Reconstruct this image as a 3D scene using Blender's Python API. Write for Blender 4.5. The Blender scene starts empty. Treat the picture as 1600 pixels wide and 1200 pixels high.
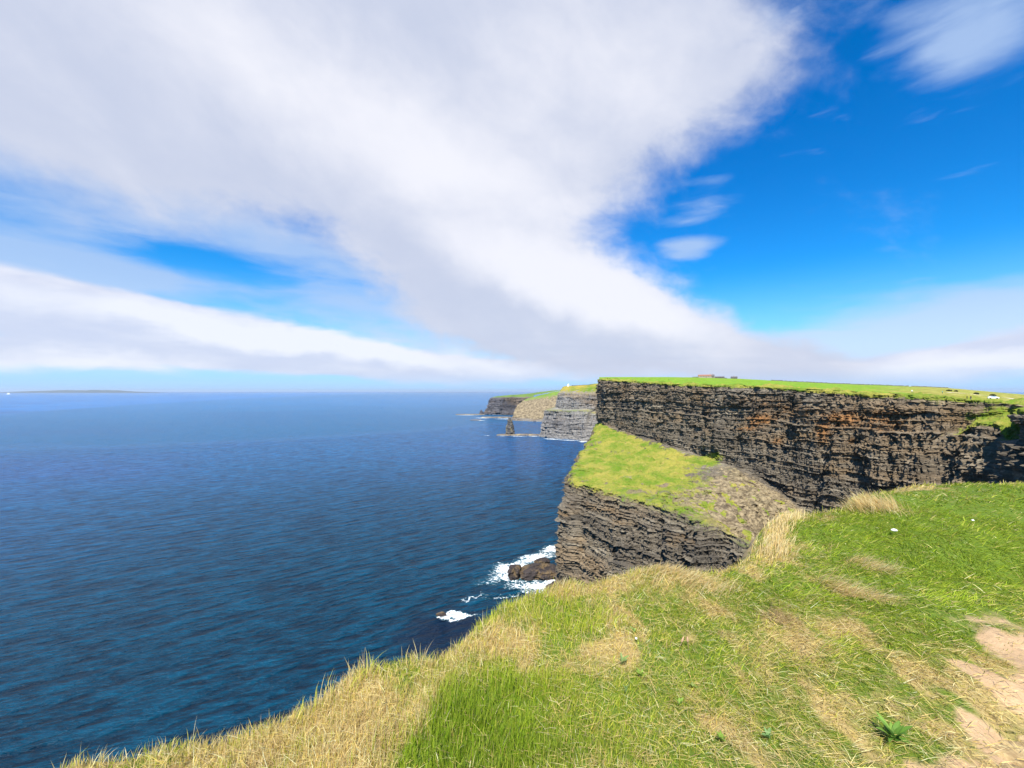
import bpy, bmesh, math, random
import numpy as np
from mathutils import Vector, Matrix

# ------------------------------------------------------------------ camera, sky, sun, exposure
SC = bpy.context.scene
COL = SC.collection
EYE = 120.0            # eye height above the sea
F = 671.0              # focal length in photograph pixels (1600 wide)
HY = 611.0             # horizon row in the photograph

cam_d = bpy.data.cameras.new('camera')
cam = bpy.data.objects.new('camera', cam_d)
COL.objects.link(cam)
cam.location = (0, 0, EYE)
cam.rotation_euler = (math.radians(90), 0, 0)
cam_d.sensor_width = 36.0
cam_d.lens = 36.0 * F / 1600.0
cam_d.shift_y = 11.0 / 1600.0
cam_d.clip_start = 0.05
cam_d.clip_end = 200000.0
SC.camera = cam

SC.view_settings.view_transform = 'Standard'
SC.view_settings.look = 'None'
SC.view_settings.gamma = 1.0
SC.view_settings.exposure = 1.0
SC.cycles.max_bounces = 6
SC.cycles.diffuse_bounces = 3
SC.cycles.glossy_bounces = 2
SC.cycles.transparent_max_bounces = 12
SC.cycles.use_denoising = True

SUN_EL = math.radians(50.0)
SUN_AZ = math.radians(193.0)     # clockwise from the view direction: behind the photographer
S = Vector((math.sin(SUN_AZ) * math.cos(SUN_EL), math.cos(SUN_AZ) * math.cos(SUN_EL), math.sin(SUN_EL)))
sun_d = bpy.data.lights.new('sun', 'SUN')
sun_d.energy = 4.6
sun_d.angle = math.radians(0.5)
sun_d.color = (1.0, 0.95, 0.86)
sun = bpy.data.objects.new('sun', sun_d)
sun.rotation_euler = S.to_track_quat('Z', 'Y').to_euler()
COL.objects.link(sun)


class NT:
    """small helper for node trees"""
    def __init__(self, tree):
        self.t = tree
        tree.nodes.clear()

    def n(self, kind, **kw):
        nd = self.t.nodes.new(kind)
        ins = kw.pop('ins', {})
        for k, v in kw.items():
            setattr(nd, k, v)
        for k, v in ins.items():
            self.put(nd.inputs[k], v)
        return nd

    def put(self, sock, v):
        if isinstance(v, bpy.types.NodeSocket):
            self.t.links.new(v, sock)
        elif isinstance(v, bpy.types.Node):
            self.t.links.new(v.outputs[0], sock)
        else:
            if hasattr(sock.default_value, '__len__') and not isinstance(v, (int, float)):
                v = tuple(v)
                if len(sock.default_value) == 4 and len(v) == 3:
                    v = v + (1.0,)
            sock.default_value = v

    def m(self, op, a, b=0.0, c=0.0, clamp=False):
        nd = self.n('ShaderNodeMath', operation=op, use_clamp=clamp)
        self.put(nd.inputs[0], a); self.put(nd.inputs[1], b); self.put(nd.inputs[2], c)
        return nd.outputs[0]

    def vm(self, op, a, b=(0, 0, 0)):
        nd = self.n('ShaderNodeVectorMath', operation=op)
        self.put(nd.inputs[0], a); self.put(nd.inputs[1], b)
        return nd.outputs[0]

    def step(self, x, lo, hi, o0=0.0, o1=1.0):
        nd = self.n('ShaderNodeMapRange', interpolation_type='SMOOTHSTEP')
        self.put(nd.inputs[0], x)
        nd.inputs[1].default_value = lo; nd.inputs[2].default_value = hi
        nd.inputs[3].default_value = o0; nd.inputs[4].default_value = o1
        return nd.outputs[0]

    def mix(self, f, a, b, blend='MIX'):
        nd = self.n('ShaderNodeMix', data_type='RGBA', blend_type=blend)
        self.put(nd.inputs[0], f); self.put(nd.inputs[6], a); self.put(nd.inputs[7], b)
        return nd.outputs[2]

    def noise(self, vec, scale, detail=4.0, rough=0.55, dist=0.0, col=False, lac=2.0):
        nd = self.n('ShaderNodeTexNoise')
        if vec is not None:
            self.put(nd.inputs['Vector'], vec)
        nd.inputs['Scale'].default_value = scale
        nd.inputs['Detail'].default_value = detail
        nd.inputs['Roughness'].default_value = rough
        nd.inputs['Lacunarity'].default_value = lac
        nd.inputs['Distortion'].default_value = dist
        return nd.outputs['Color' if col else 'Fac']

    def mapping(self, vec, loc=(0, 0, 0), rot=(0, 0, 0), scale=(1, 1, 1), kind='POINT'):
        nd = self.n('ShaderNodeMapping', vector_type=kind)
        self.put(nd.inputs['Vector'], vec)
        nd.inputs['Location'].default_value = loc
        nd.inputs['Rotation'].default_value = rot
        nd.inputs['Scale'].default_value = scale
        return nd.outputs[0]

    def blob(self, vec, loc, rot, scale):
        """1 at the centre of an ellipse, 0 at its rim"""
        g = self.n('ShaderNodeTexGradient', gradient_type='SPHERICAL')
        self.put(g.inputs[0], self.mapping(vec, loc, (0, 0, rot), scale, 'TEXTURE'))
        return g.outputs['Fac']


def ang(px, py):
    u = (px - 800.0) / F
    v = (HY - py) / F
    return math.atan(u), math.atan(v / math.sqrt(1 + u * u))


def build_world():
    w = bpy.data.worlds.new('World')
    SC.world = w
    w.use_nodes = True
    k = NT(w.node_tree)
    out = k.n('ShaderNodeOutputWorld')
    bg = k.n('ShaderNodeBackground')
    bg.inputs['Strength'].default_value = 0.068
    k.t.links.new(bg.outputs[0], out.inputs[0])
    sky = k.n('ShaderNodeTexSky', sky_type='NISHITA')
    sky.sun_disc = False
    sky.sun_elevation = SUN_EL
    sky.sun_rotation = SUN_AZ
    sky.altitude = 100.0
    sky.air_density = 1.0
    sky.dust_density = 0.4
    sky.ozone_density = 3.0
    geo = k.n('ShaderNodeTexCoord').outputs['Generated']
    sep = k.n('ShaderNodeSeparateXYZ'); k.put(sep.inputs[0], geo)
    x, y, z = sep.outputs
    az = k.m('ARCTAN2', x, y)
    el = k.m('ARCSINE', z)
    # the blue itself: clear Atlantic sky, deep above and cyan lower down
    hs = k.n('ShaderNodeHueSaturation'); k.put(hs.inputs['Color'], sky.outputs[0])
    hs.inputs['Saturation'].default_value = 1.45
    hs.inputs['Value'].default_value = 1.15
    blue = k.mix(1.0, hs.outputs[0], (0.30, 1.03, 1.24, 1), 'MULTIPLY')
    low = k.step(el, 0.0, 0.26, 1.0, 0.0)
    blue = k.mix(k.m('MULTIPLY', low, 0.85), blue, (3.4, 5.6, 8.8, 1))
    # angular coordinates, gently warped
    comb = k.n('ShaderNodeCombineXYZ'); k.put(comb.inputs[0], az); k.put(comb.inputs[1], el)
    ae = comb.outputs[0]
    inv = k.m('DIVIDE', 1.0, k.m('ADD', k.m('MAXIMUM', z, 0.0), 0.07))
    cc = k.n('ShaderNodeCombineXYZ')
    k.put(cc.inputs[0], k.m('MULTIPLY', x, inv)); k.put(cc.inputs[1], k.m('MULTIPLY', y, inv))
    ceil = cc.outputs[0]                                # position on the cloud ceiling
    wn = k.noise(ae, 5.0, 5.0, 0.55, col=True)
    wv = k.vm('MULTIPLY', k.vm('SUBTRACT', wn, (0.5, 0.5, 0.5)), (0.13, 0.09, 0.0))
    wn2 = k.noise(k.mapping(ae, scale=(22, 32, 1)), 1.0, 5.0, 0.6, col=True)
    wv2 = k.vm('MULTIPLY', k.vm('SUBTRACT', wn2, (0.5, 0.5, 0.5)), (0.03, 0.022, 0.0))
    P1 = k.vm('ADD', k.vm('ADD', ae, wv), wv2)
    wv3 = k.vm('MULTIPLY', k.vm('SUBTRACT', wn, (0.5, 0.5, 0.5)), (0.10, 0.022, 0.0))
    P2 = k.vm('ADD', ae, wv3)

    def field(vec, items):
        acc = None
        for (px, py, rx, ry, a, wt) in items:
            a = math.radians(a)
            c = ang(px, py)
            ex = ang(px + 30 * math.cos(a), py + 30 * math.sin(a))
            ey = ang(px + 30 * math.sin(a), py - 30 * math.cos(a))
            sx = math.hypot(ex[0] - c[0], ex[1] - c[1]) / 30 * rx
            sy = math.hypot(ey[0] - c[0], ey[1] - c[1]) / 30 * ry
            rot = math.atan2(ex[1] - c[1], ex[0] - c[0])
            g = k.blob(vec, (c[0], c[1], 0), rot, (sx, sy, 1))
            if acc is None:
                acc = k.m('MULTIPLY', g, wt)
            else:
                acc = k.m('MULTIPLY_ADD', g, wt, acc)
        return acc

    soft = field(P1, SKY_SOFT)
    thin = field(P2, SKY_THIN)
    band = field(P2, SKY_BAND)
    fa = k.noise(k.mapping(k.mapping(ae, rot=(0, 0, 0.3)), scale=(5.5, 9, 1)), 1.0, 8.0, 0.60, 0.25)
    fb = k.noise(k.mapping(ceil, rot=(0, 0, 0.5), scale=(0.5, 0.8, 1)), 1.6, 5.0, 0.5, 0.3)
    fine = k.m('MULTIPLY_ADD', fa, 0.72, k.m('MULTIPLY', fb, 0.28))
    fine2 = k.noise(k.mapping(ae, rot=(0, 0, -0.08), scale=(7, 30, 1)), 1.0, 5.0, 0.55, 0.3)
    f0 = k.m('SUBTRACT', fine, 0.5)
    f1 = k.m('SUBTRACT', fine2, 0.5)
    a_soft = k.step(k.m('MULTIPLY_ADD', f0, 1.25, soft), 0.06, 0.70)
    a_thin = k.m('MULTIPLY', k.step(k.m('MULTIPLY_ADD', f1, 0.75, thin), 0.11, 0.80), 0.80)
    a_band = k.step(k.m('MULTIPLY_ADD', f1, 0.75, band), 0.08, 0.58)
    # cloud tone: bright fleece over grey lavender undersides
    white = field(P1, SKY_WHITE)
    tone = k.step(k.m('ADD', white, k.m('MULTIPLY', f0, 1.1)), -0.16, 0.85)
    c_soft = k.mix(tone, (4.5, 4.9, 6.1, 1), (6.9, 6.95, 7.5, 1))
    tone2 = k.step(k.m('ADD', white, k.m('MULTIPLY', f1, 0.9)), -0.15, 0.6)
    c_band = k.mix(tone2, (4.9, 5.3, 6.7, 1), (6.9, 7.0, 7.6, 1))
    col = k.mix(a_thin, blue, k.mix(k.step(el, 0.06, 0.22), (5.0, 6.0, 7.6, 1), (3.5, 4.7, 6.8, 1)))
    col = k.mix(k.m('MULTIPLY', a_band, 0.93), col, c_band)
    col = k.mix(k.m('MULTIPLY', a_soft, 0.97), col, c_soft)
    # pale air right at the horizon
    hz = k.step(el, -0.01, 0.05, 1.0, 0.0)
    col = k.mix(k.m('MULTIPLY', hz, 0.8), col, (3.5, 5.4, 8.0, 1))
    k.put(bg.inputs['Color'], col)


# cloud masses: centre, radii, tilt and weight, as seen looking north along the coast
SKY_SOFT = [
    (60, -60, 860, 360, 14, 1.0), (420, 40, 760, 320, 17, 0.9), (760, 90, 540, 330, 0, 0.95),
    (120, 225, 460, 140, 15, 0.60), (420, 320, 300, 90, 18, 0.40), (640, 235, 470, 210, 24, 0.75), (900, 190, 380, 220, -30, 0.6), (1130, 110, 170, 120, 10, 0.40),
    (780, 390, 300, 80, 14, 0.5),
    (720, 455, 230, 75, 14, 0.75), (800, 515, 260, 60, 18, 0.7), (850, 455, 340, 90, 15, 0.95), (1010, 510, 330, 70, 15, 0.9), (900, 545, 420, 60, 4, 0.6),
    (1180, 562, 330, 42, 4, 0.6),
]
SKY_BAND = [
    (40, 470, 440, 58, 8, 0.95), (250, 512, 580, 58, 9, 0.95), (520, 550, 420, 44, 9, 0.9),
    (0, 550, 600, 46, 3, 0.7), (620, 575, 600, 26, 2, 0.5), (1000, 575, 500, 34, 2, 0.55), (1450, 575, 420, 40, -2, 0.6),
    (1600, 540, 190, 38, -10, 0.9), (1480, 562, 220, 28, -6, 0.6),
]
SKY_THIN = [
    (10, 390, 360, 85, 10, 0.75), (170, 425, 340, 40, 7, 0.75), (90, 330, 330, 60, 12, 0.5), (330, 320, 460, 70, 16, 0.50), (540, 430, 200, 60, 12, 0.50), (430, 392, 220, 40, 12, 0.40), (560, 475, 200, 36, 10, 0.40), (140, 280, 360, 80, 14, 0.45), (380, 365, 140, 30, 8, 0.25),
    (650, 500, 300, 40, 8, 0.3),
    (1400, 525, 440, 56, -5, 0.95), (1560, 478, 330, 52, -6, 0.75), (1250, 548, 300, 36, 3, 0.7), (1350, 468, 330, 26, -6, 0.35),
    (1085, 383, 80, 24, -3, 1.0), (1080, 342, 90, 18, -8, 0.55), (1105, 312, 84, 22, -4, 0.45), (1110, 283, 70, 18, -6, 0.35), (1060, 400, 90, 14, 2, 0.3), (520, 500, 260, 40, 8, 0.25), (300, 470, 300, 40, 8, 0.35), (680, 540, 240, 30, 6, 0.5),
    (1540, 30, 260, 110, -24, 0.75), (1390, 20, 120, 100, 20, 0.35), (1190, 20, 110, 70, 30, 0.45), (1480, 90, 120, 50, -20, 0.35),
]
SKY_WHITE = [
    (700, 260, 460, 150, 26, 0.75), (420, 120, 560, 130, 26, 0.30), (900, 445, 300, 70, 14, 1.0), (1000, 505, 260, 50, 14, 0.5), (930, 120, 300, 160, 0, 0.55),
    (330, 503, 460, 36, 9, 0.7), (600, 550, 360, 26, 8, 0.7), (120, 565, 420, 30, 3, 0.5), (1500, 572, 300, 30, 0, 0.6),
]
build_world()


def P(px, py, d):
    """world point at depth d that lies along a row and column of the photograph"""
    return np.array([(px - 800.0) / F * d, d, EYE - (py - HY) / F * d])


# ------------------------------------------------------------------ numpy noise
_rs = np.random.RandomState(7)
_perm = np.concatenate([_rs.permutation(512)] * 4)
_grad = _rs.uniform(-1, 1, (512, 3))
_grad /= np.linalg.norm(_grad, axis=1)[:, None]


def perlin(x, y, z=0.0):
    x = np.asarray(x, float); y = np.asarray(y, float); z = np.asarray(z, float) + np.zeros_like(x)
    xi = np.floor(x).astype(int); yi = np.floor(y).astype(int); zi = np.floor(z).astype(int)
    xf = x - xi; yf = y - yi; zf = z - zi
    u = xf * xf * xf * (xf * (xf * 6 - 15) + 10)
    v = yf * yf * yf * (yf * (yf * 6 - 15) + 10)
    w = zf * zf * zf * (zf * (zf * 6 - 15) + 10)
    tot = np.zeros_like(x)
    for dx in (0, 1):
        wx = u if dx else 1 - u
        for dy in (0, 1):
            wy = v if dy else 1 - v
            for dz in (0, 1):
                wz = w if dz else 1 - w
                h = _perm[_perm[_perm[(xi + dx) & 511] + ((yi + dy) & 511)] + ((zi + dz) & 511)]
                g = _grad[h]
                tot += wx * wy * wz * (g[..., 0] * (xf - dx) + g[..., 1] * (yf - dy) + g[..., 2] * (zf - dz))
    return tot * 1.6


def fbm(x, y, z=0.0, octv=4, gain=0.5):
    s = 0.0; a = 1.0
    for o in range(octv):
        f = 2.0 ** o
        s = s + a * perlin(np.asarray(x) * f + 17.3 * o, np.asarray(y) * f - 9.1 * o, np.asarray(z) * f + 3.7 * o)
        a *= gain
    return s


def hash01(i, j, seed=0):
    n = (np.asarray(i, np.int64) * 374761393 + np.asarray(j, np.int64) * 668265263 + seed * 974634777) & 0x7fffffff
    n = ((n ^ (n >> 13)) * 1274126177) & 0x7fffffff
    return ((n ^ (n >> 16)) & 0xffff) / 65535.0


def sstep(x, a, b):
    t = np.clip((x - a) / (b - a), 0, 1)
    return t * t * (3 - 2 * t)


def poly(x, pts):
    """piecewise linear lookup"""
    p = np.array(pts, float)
    o = np.argsort(p[:, 0])
    return np.interp(x, p[o, 0], p[o, 1])


# ------------------------------------------------------------------ mesh and object helpers
def mesh_np(name, verts, faces, smooth=False, attrs=None):
    """faces: (n,4) or (n,3) integer array"""
    me = bpy.data.meshes.new(name)
    verts = np.ascontiguousarray(verts, np.float32)
    faces = np.ascontiguousarray(faces, np.int32)
    nv, (nf, k) = len(verts), faces.shape
    me.vertices.add(nv)
    me.vertices.foreach_set('co', verts.ravel())
    me.loops.add(nf * k)
    me.loops.foreach_set('vertex_index', faces.ravel())
    me.polygons.add(nf)
    me.polygons.foreach_set('loop_start', np.arange(0, nf * k, k, dtype=np.int32))
    if smooth:
        me.polygons.foreach_set('use_smooth', np.ones(nf, bool))
    else:
        me.polygons.foreach_set('use_smooth', np.zeros(nf, bool))
    me.update(calc_edges=True)
    for an, av in (attrs or {}).items():
        av = np.asarray(av, np.float32)
        if av.ndim == 1:
            at = me.attributes.new(an, 'FLOAT', 'POINT')
            at.data.foreach_set('value', np.ascontiguousarray(av))
        else:
            if av.shape[1] == 3:
                av = np.concatenate([av, np.ones((len(av), 1), np.float32)], 1)
            at = me.attributes.new(an, 'FLOAT_COLOR', 'POINT')
            at.data.foreach_set('color', np.ascontiguousarray(av).ravel())
    return me


def link(name, me, mat=None, parent=None, loc=None):
    o = bpy.data.objects.new(name, me)
    if mat is not None and me is not None:
        for mm in (mat if isinstance(mat, (list, tuple)) else [mat]):
            me.materials.append(mm)
    COL.objects.link(o)
    if parent is not None:
        o.parent = parent
    if loc is not None:
        o.location = loc
    return o


def tag(o, label=None, cat=None, group=None, kind=None):
    if label: o['label'] = label
    if cat: o['category'] = cat
    if group: o['group'] = group
    if kind: o['kind'] = kind
    return o


def grid_faces(nr, nc, wrap=False):
    i = np.arange(nr - 1)[:, None]
    j = np.arange(nc if wrap else nc - 1)[None, :]
    j2 = (j + 1) % nc
    a = i * nc + j; b = i * nc + j2; c = (i + 1) * nc + j2; d = (i + 1) * nc + j
    return np.stack([a, b, c, d], -1).reshape(-1, 4)


# ------------------------------------------------------------------ materials
def new_mat(name):
    m = bpy.data.materials.new(name)
    m.use_nodes = True
    k = NT(m.node_tree)
    out = k.n('ShaderNodeOutputMaterial')
    return m, k, out


def principled(k, out, col, rough=0.9, spec=0.2, normal=None):
    b = k.n('ShaderNodeBsdfPrincipled')
    k.put(b.inputs['Base Color'], col)
    k.put(b.inputs['Roughness'], rough)
    b.inputs['Specular IOR Level'].default_value = spec
    if normal is not None:
        k.put(b.inputs['Normal'], normal)
    k.t.links.new(b.outputs[0], out.inputs[0])
    return b


def bump(k, h, strength, dist):
    b = k.n('ShaderNodeBump')
    b.inputs['Strength'].default_value = strength
    b.inputs['Distance'].default_value = dist
    k.put(b.inputs['Height'], h)
    return b.outputs[0]


def plain(name, col, rough=0.8, spec=0.2, var=0.15, scale=3.0):
    m, k, out = new_mat(name)
    co = k.n('ShaderNodeTexCoord').outputs['Object']
    nz = k.noise(co, scale, 4)
    lo = tuple(c * (1 - var) for c in col); hi = tuple(min(1, c * (1 + var)) for c in col)
    principled(k, out, k.mix(nz, lo, hi), rough, spec)
    return m


def cliff_mat(name, sc=1.0, dark=(0.040, 0.034, 0.028), mid=(0.140, 0.118, 0.088), pale=(0.34, 0.30, 0.225), blue=0.0, grass_a=(0.095, 0.17, 0.012), grass_b=(0.29, 0.25, 0.05)):
    """layered shale with turf, scree and rust stains; attribute mask = turf, scree, rust, ledge turf"""
    m, k, out = new_mat(name)
    g = k.n('ShaderNodeNewGeometry')
    pos = g.outputs['Position']
    at = k.n('ShaderNodeAttribute', attribute_name='mask')
    sp = k.n('ShaderNodeSeparateColor'); k.put(sp.inputs[0], at.outputs['Color'])
    turf, scree, rust = sp.outputs
    ledge = at.outputs['Alpha']
    nzs = k.n('ShaderNodeSeparateXYZ'); k.put(nzs.inputs[0], g.outputs['Normal'])
    up = nzs.outputs[2]
    # rock
    big = k.noise(pos, 0.035 / sc, 5, 0.6)
    strat = k.noise(k.mapping(pos, scale=(0.05 / sc, 0.05 / sc, 0.75 / sc)), 1.0, 6, 0.7, 0.3)
    fine = k.noise(pos, 0.8 / sc, 6, 0.7)
    t = k.m('ADD', k.m('MULTIPLY', strat, 0.55), k.m('ADD', k.m('MULTIPLY', big, 0.25), k.m('MULTIPLY', fine, 0.3)))
    rock = k.mix(k.step(t, 0.38, 0.60), dark, mid)
    rock = k.mix(k.step(t, 0.56, 0.74), rock, pale)
    zone = k.noise(k.mapping(pos, loc=(4, 9, 2), scale=(0.012 / sc, 0.012 / sc, 0.05 / sc)), 1.0, 5, 0.62)
    rock = k.mix(k.step(zone, 0.50, 0.66, 0, 0.6), rock, k.mix(t, (0.05, 0.036, 0.022, 1), (0.30, 0.21, 0.12, 1)))
    rock = k.mix(k.step(zone, 0.44, 0.32, 0, 0.55), rock, (0.04, 0.038, 0.036, 1))
    ochre = k.noise(k.mapping(pos, loc=(31, 7, 3), scale=(0.03 / sc, 0.03 / sc, 0.12 / sc)), 1.0, 4, 0.6)
    rock = k.mix(k.step(ochre, 0.56, 0.74, 0, 0.55), rock, (0.17, 0.105, 0.045, 1))
    rn = k.noise(k.mapping(pos, scale=(0.25 / sc, 0.25 / sc, 0.9 / sc)), 1.0, 5, 0.65)
    ru = k.m('ADD', rust, k.m('MULTIPLY', k.m('SUBTRACT', rn, 0.5), 0.9))
    rock = k.mix(k.step(ru, 0.12, 0.55, 0, 0.75), rock, k.mix(k.step(fine, 0.36, 0.62), (0.055, 0.038, 0.024, 1), (0.22, 0.15, 0.085, 1)))
    rock = k.mix(k.step(ru, 0.38, 0.72, 0, 0.8), rock, k.mix(k.step(fine, 0.36, 0.62), (0.10, 0.05, 0.02, 1), (0.32, 0.15, 0.05, 1)))
    # scree
    sn = k.noise(k.mapping(pos, scale=(0.35 / sc, 0.35 / sc, 0.6 / sc)), 1.0, 6, 0.7)
    scr = k.mix(k.step(sn, 0.35, 0.65), (0.095, 0.072, 0.045, 1), (0.31, 0.245, 0.145, 1))
    base = k.mix(k.step(k.m('ADD', scree, k.m('MULTIPLY', k.m('SUBTRACT', sn, 0.5), 0.7)), 0.35, 0.6), rock, scr)
    # turf
    tn = k.noise(pos, 0.06 / sc, 5, 0.65)
    tn2 = k.noise(pos, 0.55 / sc, 5, 0.7)
    gr = k.mix(k.step(k.m('ADD', k.m('MULTIPLY', tn, 0.75), k.m('MULTIPLY', tn2, 0.3)), 0.38, 0.68), grass_a, grass_b)
    tn3 = k.noise(pos, 0.22 / sc, 6, 0.72)
    gr = k.mix(k.step(tn3, 0.54, 0.72, 0, 0.65), gr, (0.36, 0.27, 0.09, 1))
    gr = k.mix(k.step(tn2, 0.52, 0.74, 0, 0.75), gr, (0.07, 0.11, 0.014, 1))
    edge = k.m('MULTIPLY', k.m('SUBTRACT', k.noise(pos, 0.30 / sc, 6, 0.72), 0.5), 1.1)
    tm = k.step(k.m('ADD', turf, edge), 0.40, 0.62)
    lm = k.m('MULTIPLY', k.step(k.m('ADD', up, k.m('MULTIPLY', edge, 0.6)), 0.40, 0.75), ledge)
    tm = k.m('MAXIMUM', tm, k.step(lm, 0.25, 0.6))
    col = k.mix(tm, base, gr)
    bh = k.m('ADD', k.m('MULTIPLY', strat, 1.0), k.m('MULTIPLY', fine, 0.7))
    principled(k, out, col, 0.92, 0.15, bump(k, bh, 0.8, 0.9 * sc))
    return m


def sea_mat():
    m, k, out = new_mat('sea_water')
    pos = k.n('ShaderNodeNewGeometry').outputs['Position']
    # wind waves: long crests running to the upper right, cross chop and ripples
    w1 = k.noise(k.mapping(k.mapping(pos, rot=(0, 0, math.radians(-36))), scale=(0.03, 0.15, 1)), 1.0, 3, 0.55, 0.5)
    w2 = k.noise(k.mapping(k.mapping(pos, rot=(0, 0, math.radians(-22))), scale=(0.09, 0.36, 1)), 1.0, 4, 0.6, 0.4)
    w3 = k.noise(k.mapping(k.mapping(pos, rot=(0, 0, math.radians(-8))), scale=(0.25, 0.6, 1)), 1.0, 4, 0.6)
    h = k.m('ADD', k.m('MULTIPLY', w1, 2.4), k.m('ADD', k.m('MULTIPLY', w2, 1.0), k.m('MULTIPLY', w3, 0.55)))
    nrm = bump(k, h, 1.0, 2.6)
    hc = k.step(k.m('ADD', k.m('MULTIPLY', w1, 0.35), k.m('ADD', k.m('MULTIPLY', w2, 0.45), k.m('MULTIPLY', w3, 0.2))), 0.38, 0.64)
    # water colour: deep teal near the cliffs, blue further out, violet drift
    sx = k.n('ShaderNodeSeparateXYZ'); k.put(sx.inputs[0], pos)
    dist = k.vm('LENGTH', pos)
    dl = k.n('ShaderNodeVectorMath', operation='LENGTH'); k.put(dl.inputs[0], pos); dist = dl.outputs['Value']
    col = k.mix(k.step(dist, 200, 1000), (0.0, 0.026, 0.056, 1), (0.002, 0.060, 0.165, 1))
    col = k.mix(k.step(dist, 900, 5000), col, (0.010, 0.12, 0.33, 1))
    drift = k.noise(k.mapping(pos, rot=(0, 0, 0.5), scale=(0.0016, 0.004, 1)), 1.0, 4, 0.55)
    col = k.mix(k.m('MULTIPLY', k.step(drift, 0.42, 0.68, 0, 0.55), k.step(dist, 350, 900)), col, (0.010, 0.050, 0.165, 1))
    col = k.mix(1.0, col, k.mix(hc, (0.36, 0.38, 0.44, 1), (2.9, 2.15, 1.95, 1)), 'MULTIPLY')  # light on the waves put into the colour: crests brightened, troughs darkened
    # a slick line between two bodies of water
    v = k.m('ADD', sx.outputs[1], k.m('MULTIPLY', sx.outputs[0], -1.35))
    v = k.m('ADD', v, k.m('MULTIPLY', k.m('MULTIPLY', sx.outputs[0], sx.outputs[0]), -0.0006))
    v = k.m('ADD', v, k.m('MULTIPLY', k.m('SUBTRACT', k.noise(pos, 0.006, 4, 0.6), 0.5), 160))
    line = k.m('MULTIPLY', k.step(v, 1570, 1640), k.step(v, 1640, 1760, 1, 0))
    far = k.step(v, 1600, 1800)
    col = k.mix(k.m('MULTIPLY', far, 0.45), col, (0.0, 0.095, 0.20, 1))
    col = k.mix(k.m('MULTIPLY', line, 0.10), col, (0.10, 0.24, 0.38, 1))
    # dark reef below the surface
    reef = k.blob(k.vm('ADD', pos, k.vm('MULTIPLY', k.vm('SUBTRACT', k.noise(pos, 0.12, 4, col=True), (0.5, 0.5, 0.5)), (22, 22, 0))), (-28, 212, 0), 0, (44, 34, 50))
    col = k.mix(k.step(reef, 0.1, 0.6, 0, 0.8), col, (0.004, 0.010, 0.028, 1))
    # surf: broken white water round the rocks
    fw = k.vm('MULTIPLY', k.vm('SUBTRACT', k.noise(pos, 0.10, 5, 0.65, col=True), (0.5, 0.5, 0.5)), (26, 26, 0))
    pf = k.vm('ADD', pos, fw)
    foam = None
    lace = k.n('ShaderNodeTexVoronoi', feature='DISTANCE_TO_EDGE')
    k.put(lace.inputs['Vector'], k.vm('ADD', pos, k.vm('MULTIPLY', k.noise(pos, 0.5, 3, col=True), (2.5, 2.5, 0))))
    lace.inputs['Scale'].default_value = 0.45
    lc = k.step(lace.outputs['Distance'], 0.0, 0.25, 0.22, -0.14)
    for (px, py, rx, ry, rot, wt) in FOAM:
        d = EYE * F / (py - HY)
        x0 = (px - 800) / F * d
        q = k.m('MULTIPLY', k.blob(pf, (x0, d, 0), rot, (rx, ry, 60)), wt)
        foam = q if foam is None else k.m('MAXIMUM', foam, q)
    fn = k.noise(pos, 0.55, 6, 0.72)
    teal = k.step(foam, 0.0, 0.5, 0, 0.75)
    col = k.mix(teal, col, (0.005, 0.10, 0.13, 1))
    fm = k.step(k.m('ADD', k.m('ADD', foam, k.m('MULTIPLY', lc, k.step(foam, 0.0, 0.15))), k.m('MULTIPLY', k.m('SUBTRACT', fn, 0.5), 1.2)), 0.36, 0.66)
    # far surf is seen edge on along the foot of the distant cliffs
    cap = k.step(k.noise(k.mapping(pos, rot=(0, 0, -0.5), scale=(0.10, 0.3, 1)), 1.0, 5, 0.7), 0.785, 0.83, 0, 0.7)
    fm = k.m('MAXIMUM', fm, cap)
    col = k.mix(fm, col, (0.86, 0.89, 0.90, 1))
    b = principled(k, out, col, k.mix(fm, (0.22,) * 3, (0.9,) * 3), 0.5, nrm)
    b.inputs['IOR'].default_value = 1.13
    return m


# px, py on the water, radii in metres, rotation, weight
FOAM = [
    (802, 888, 20, 15, 0.3, 1.0), (835, 872, 24, 9, 0.5, 0.9), (850, 918, 30, 13, -0.2, 0.95), (868, 905, 14, 26, 0.2, 0.8), (795, 900, 18, 12, 0.0, 0.7),
    (867, 858, 18, 10, 0.4, 0.9), (790, 930, 22, 3, 0.35, 0.42), (775, 905, 22, 13, 0.4, 0.30),
    (713, 961, 11, 5.5, -0.05, 1.5), (722, 962, 8, 5, -0.1, 1.5), (704, 958, 6, 4, 0.0, 1.3),
    (738, 935, 14, 2.0, 0.6, 0.5),
    (862, 686, 36, 9, -0.5, 0.9), (890, 688, 40, 8, -0.45, 0.8), (912, 690, 22, 12, 0, 0.8), (810, 681.5, 34, 8, 0, 0.85), (836, 681.5, 26, 8, 0, 0.8), (785, 681, 14, 8, 0, 0.6),
    (755, 653, 60, 24, 0, 0.8), (790, 654.5, 70, 24, 0, 0.8), (825, 657.5, 70, 16, 0, 0.7), (730, 648.6, 90, 22, 0, 0.75), (752, 657, 30, 16, 0, 0.6), (761, 680.5, 9, 6, 0, 0.7), (845, 658, 60, 16, 0, 0.7),
]


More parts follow.
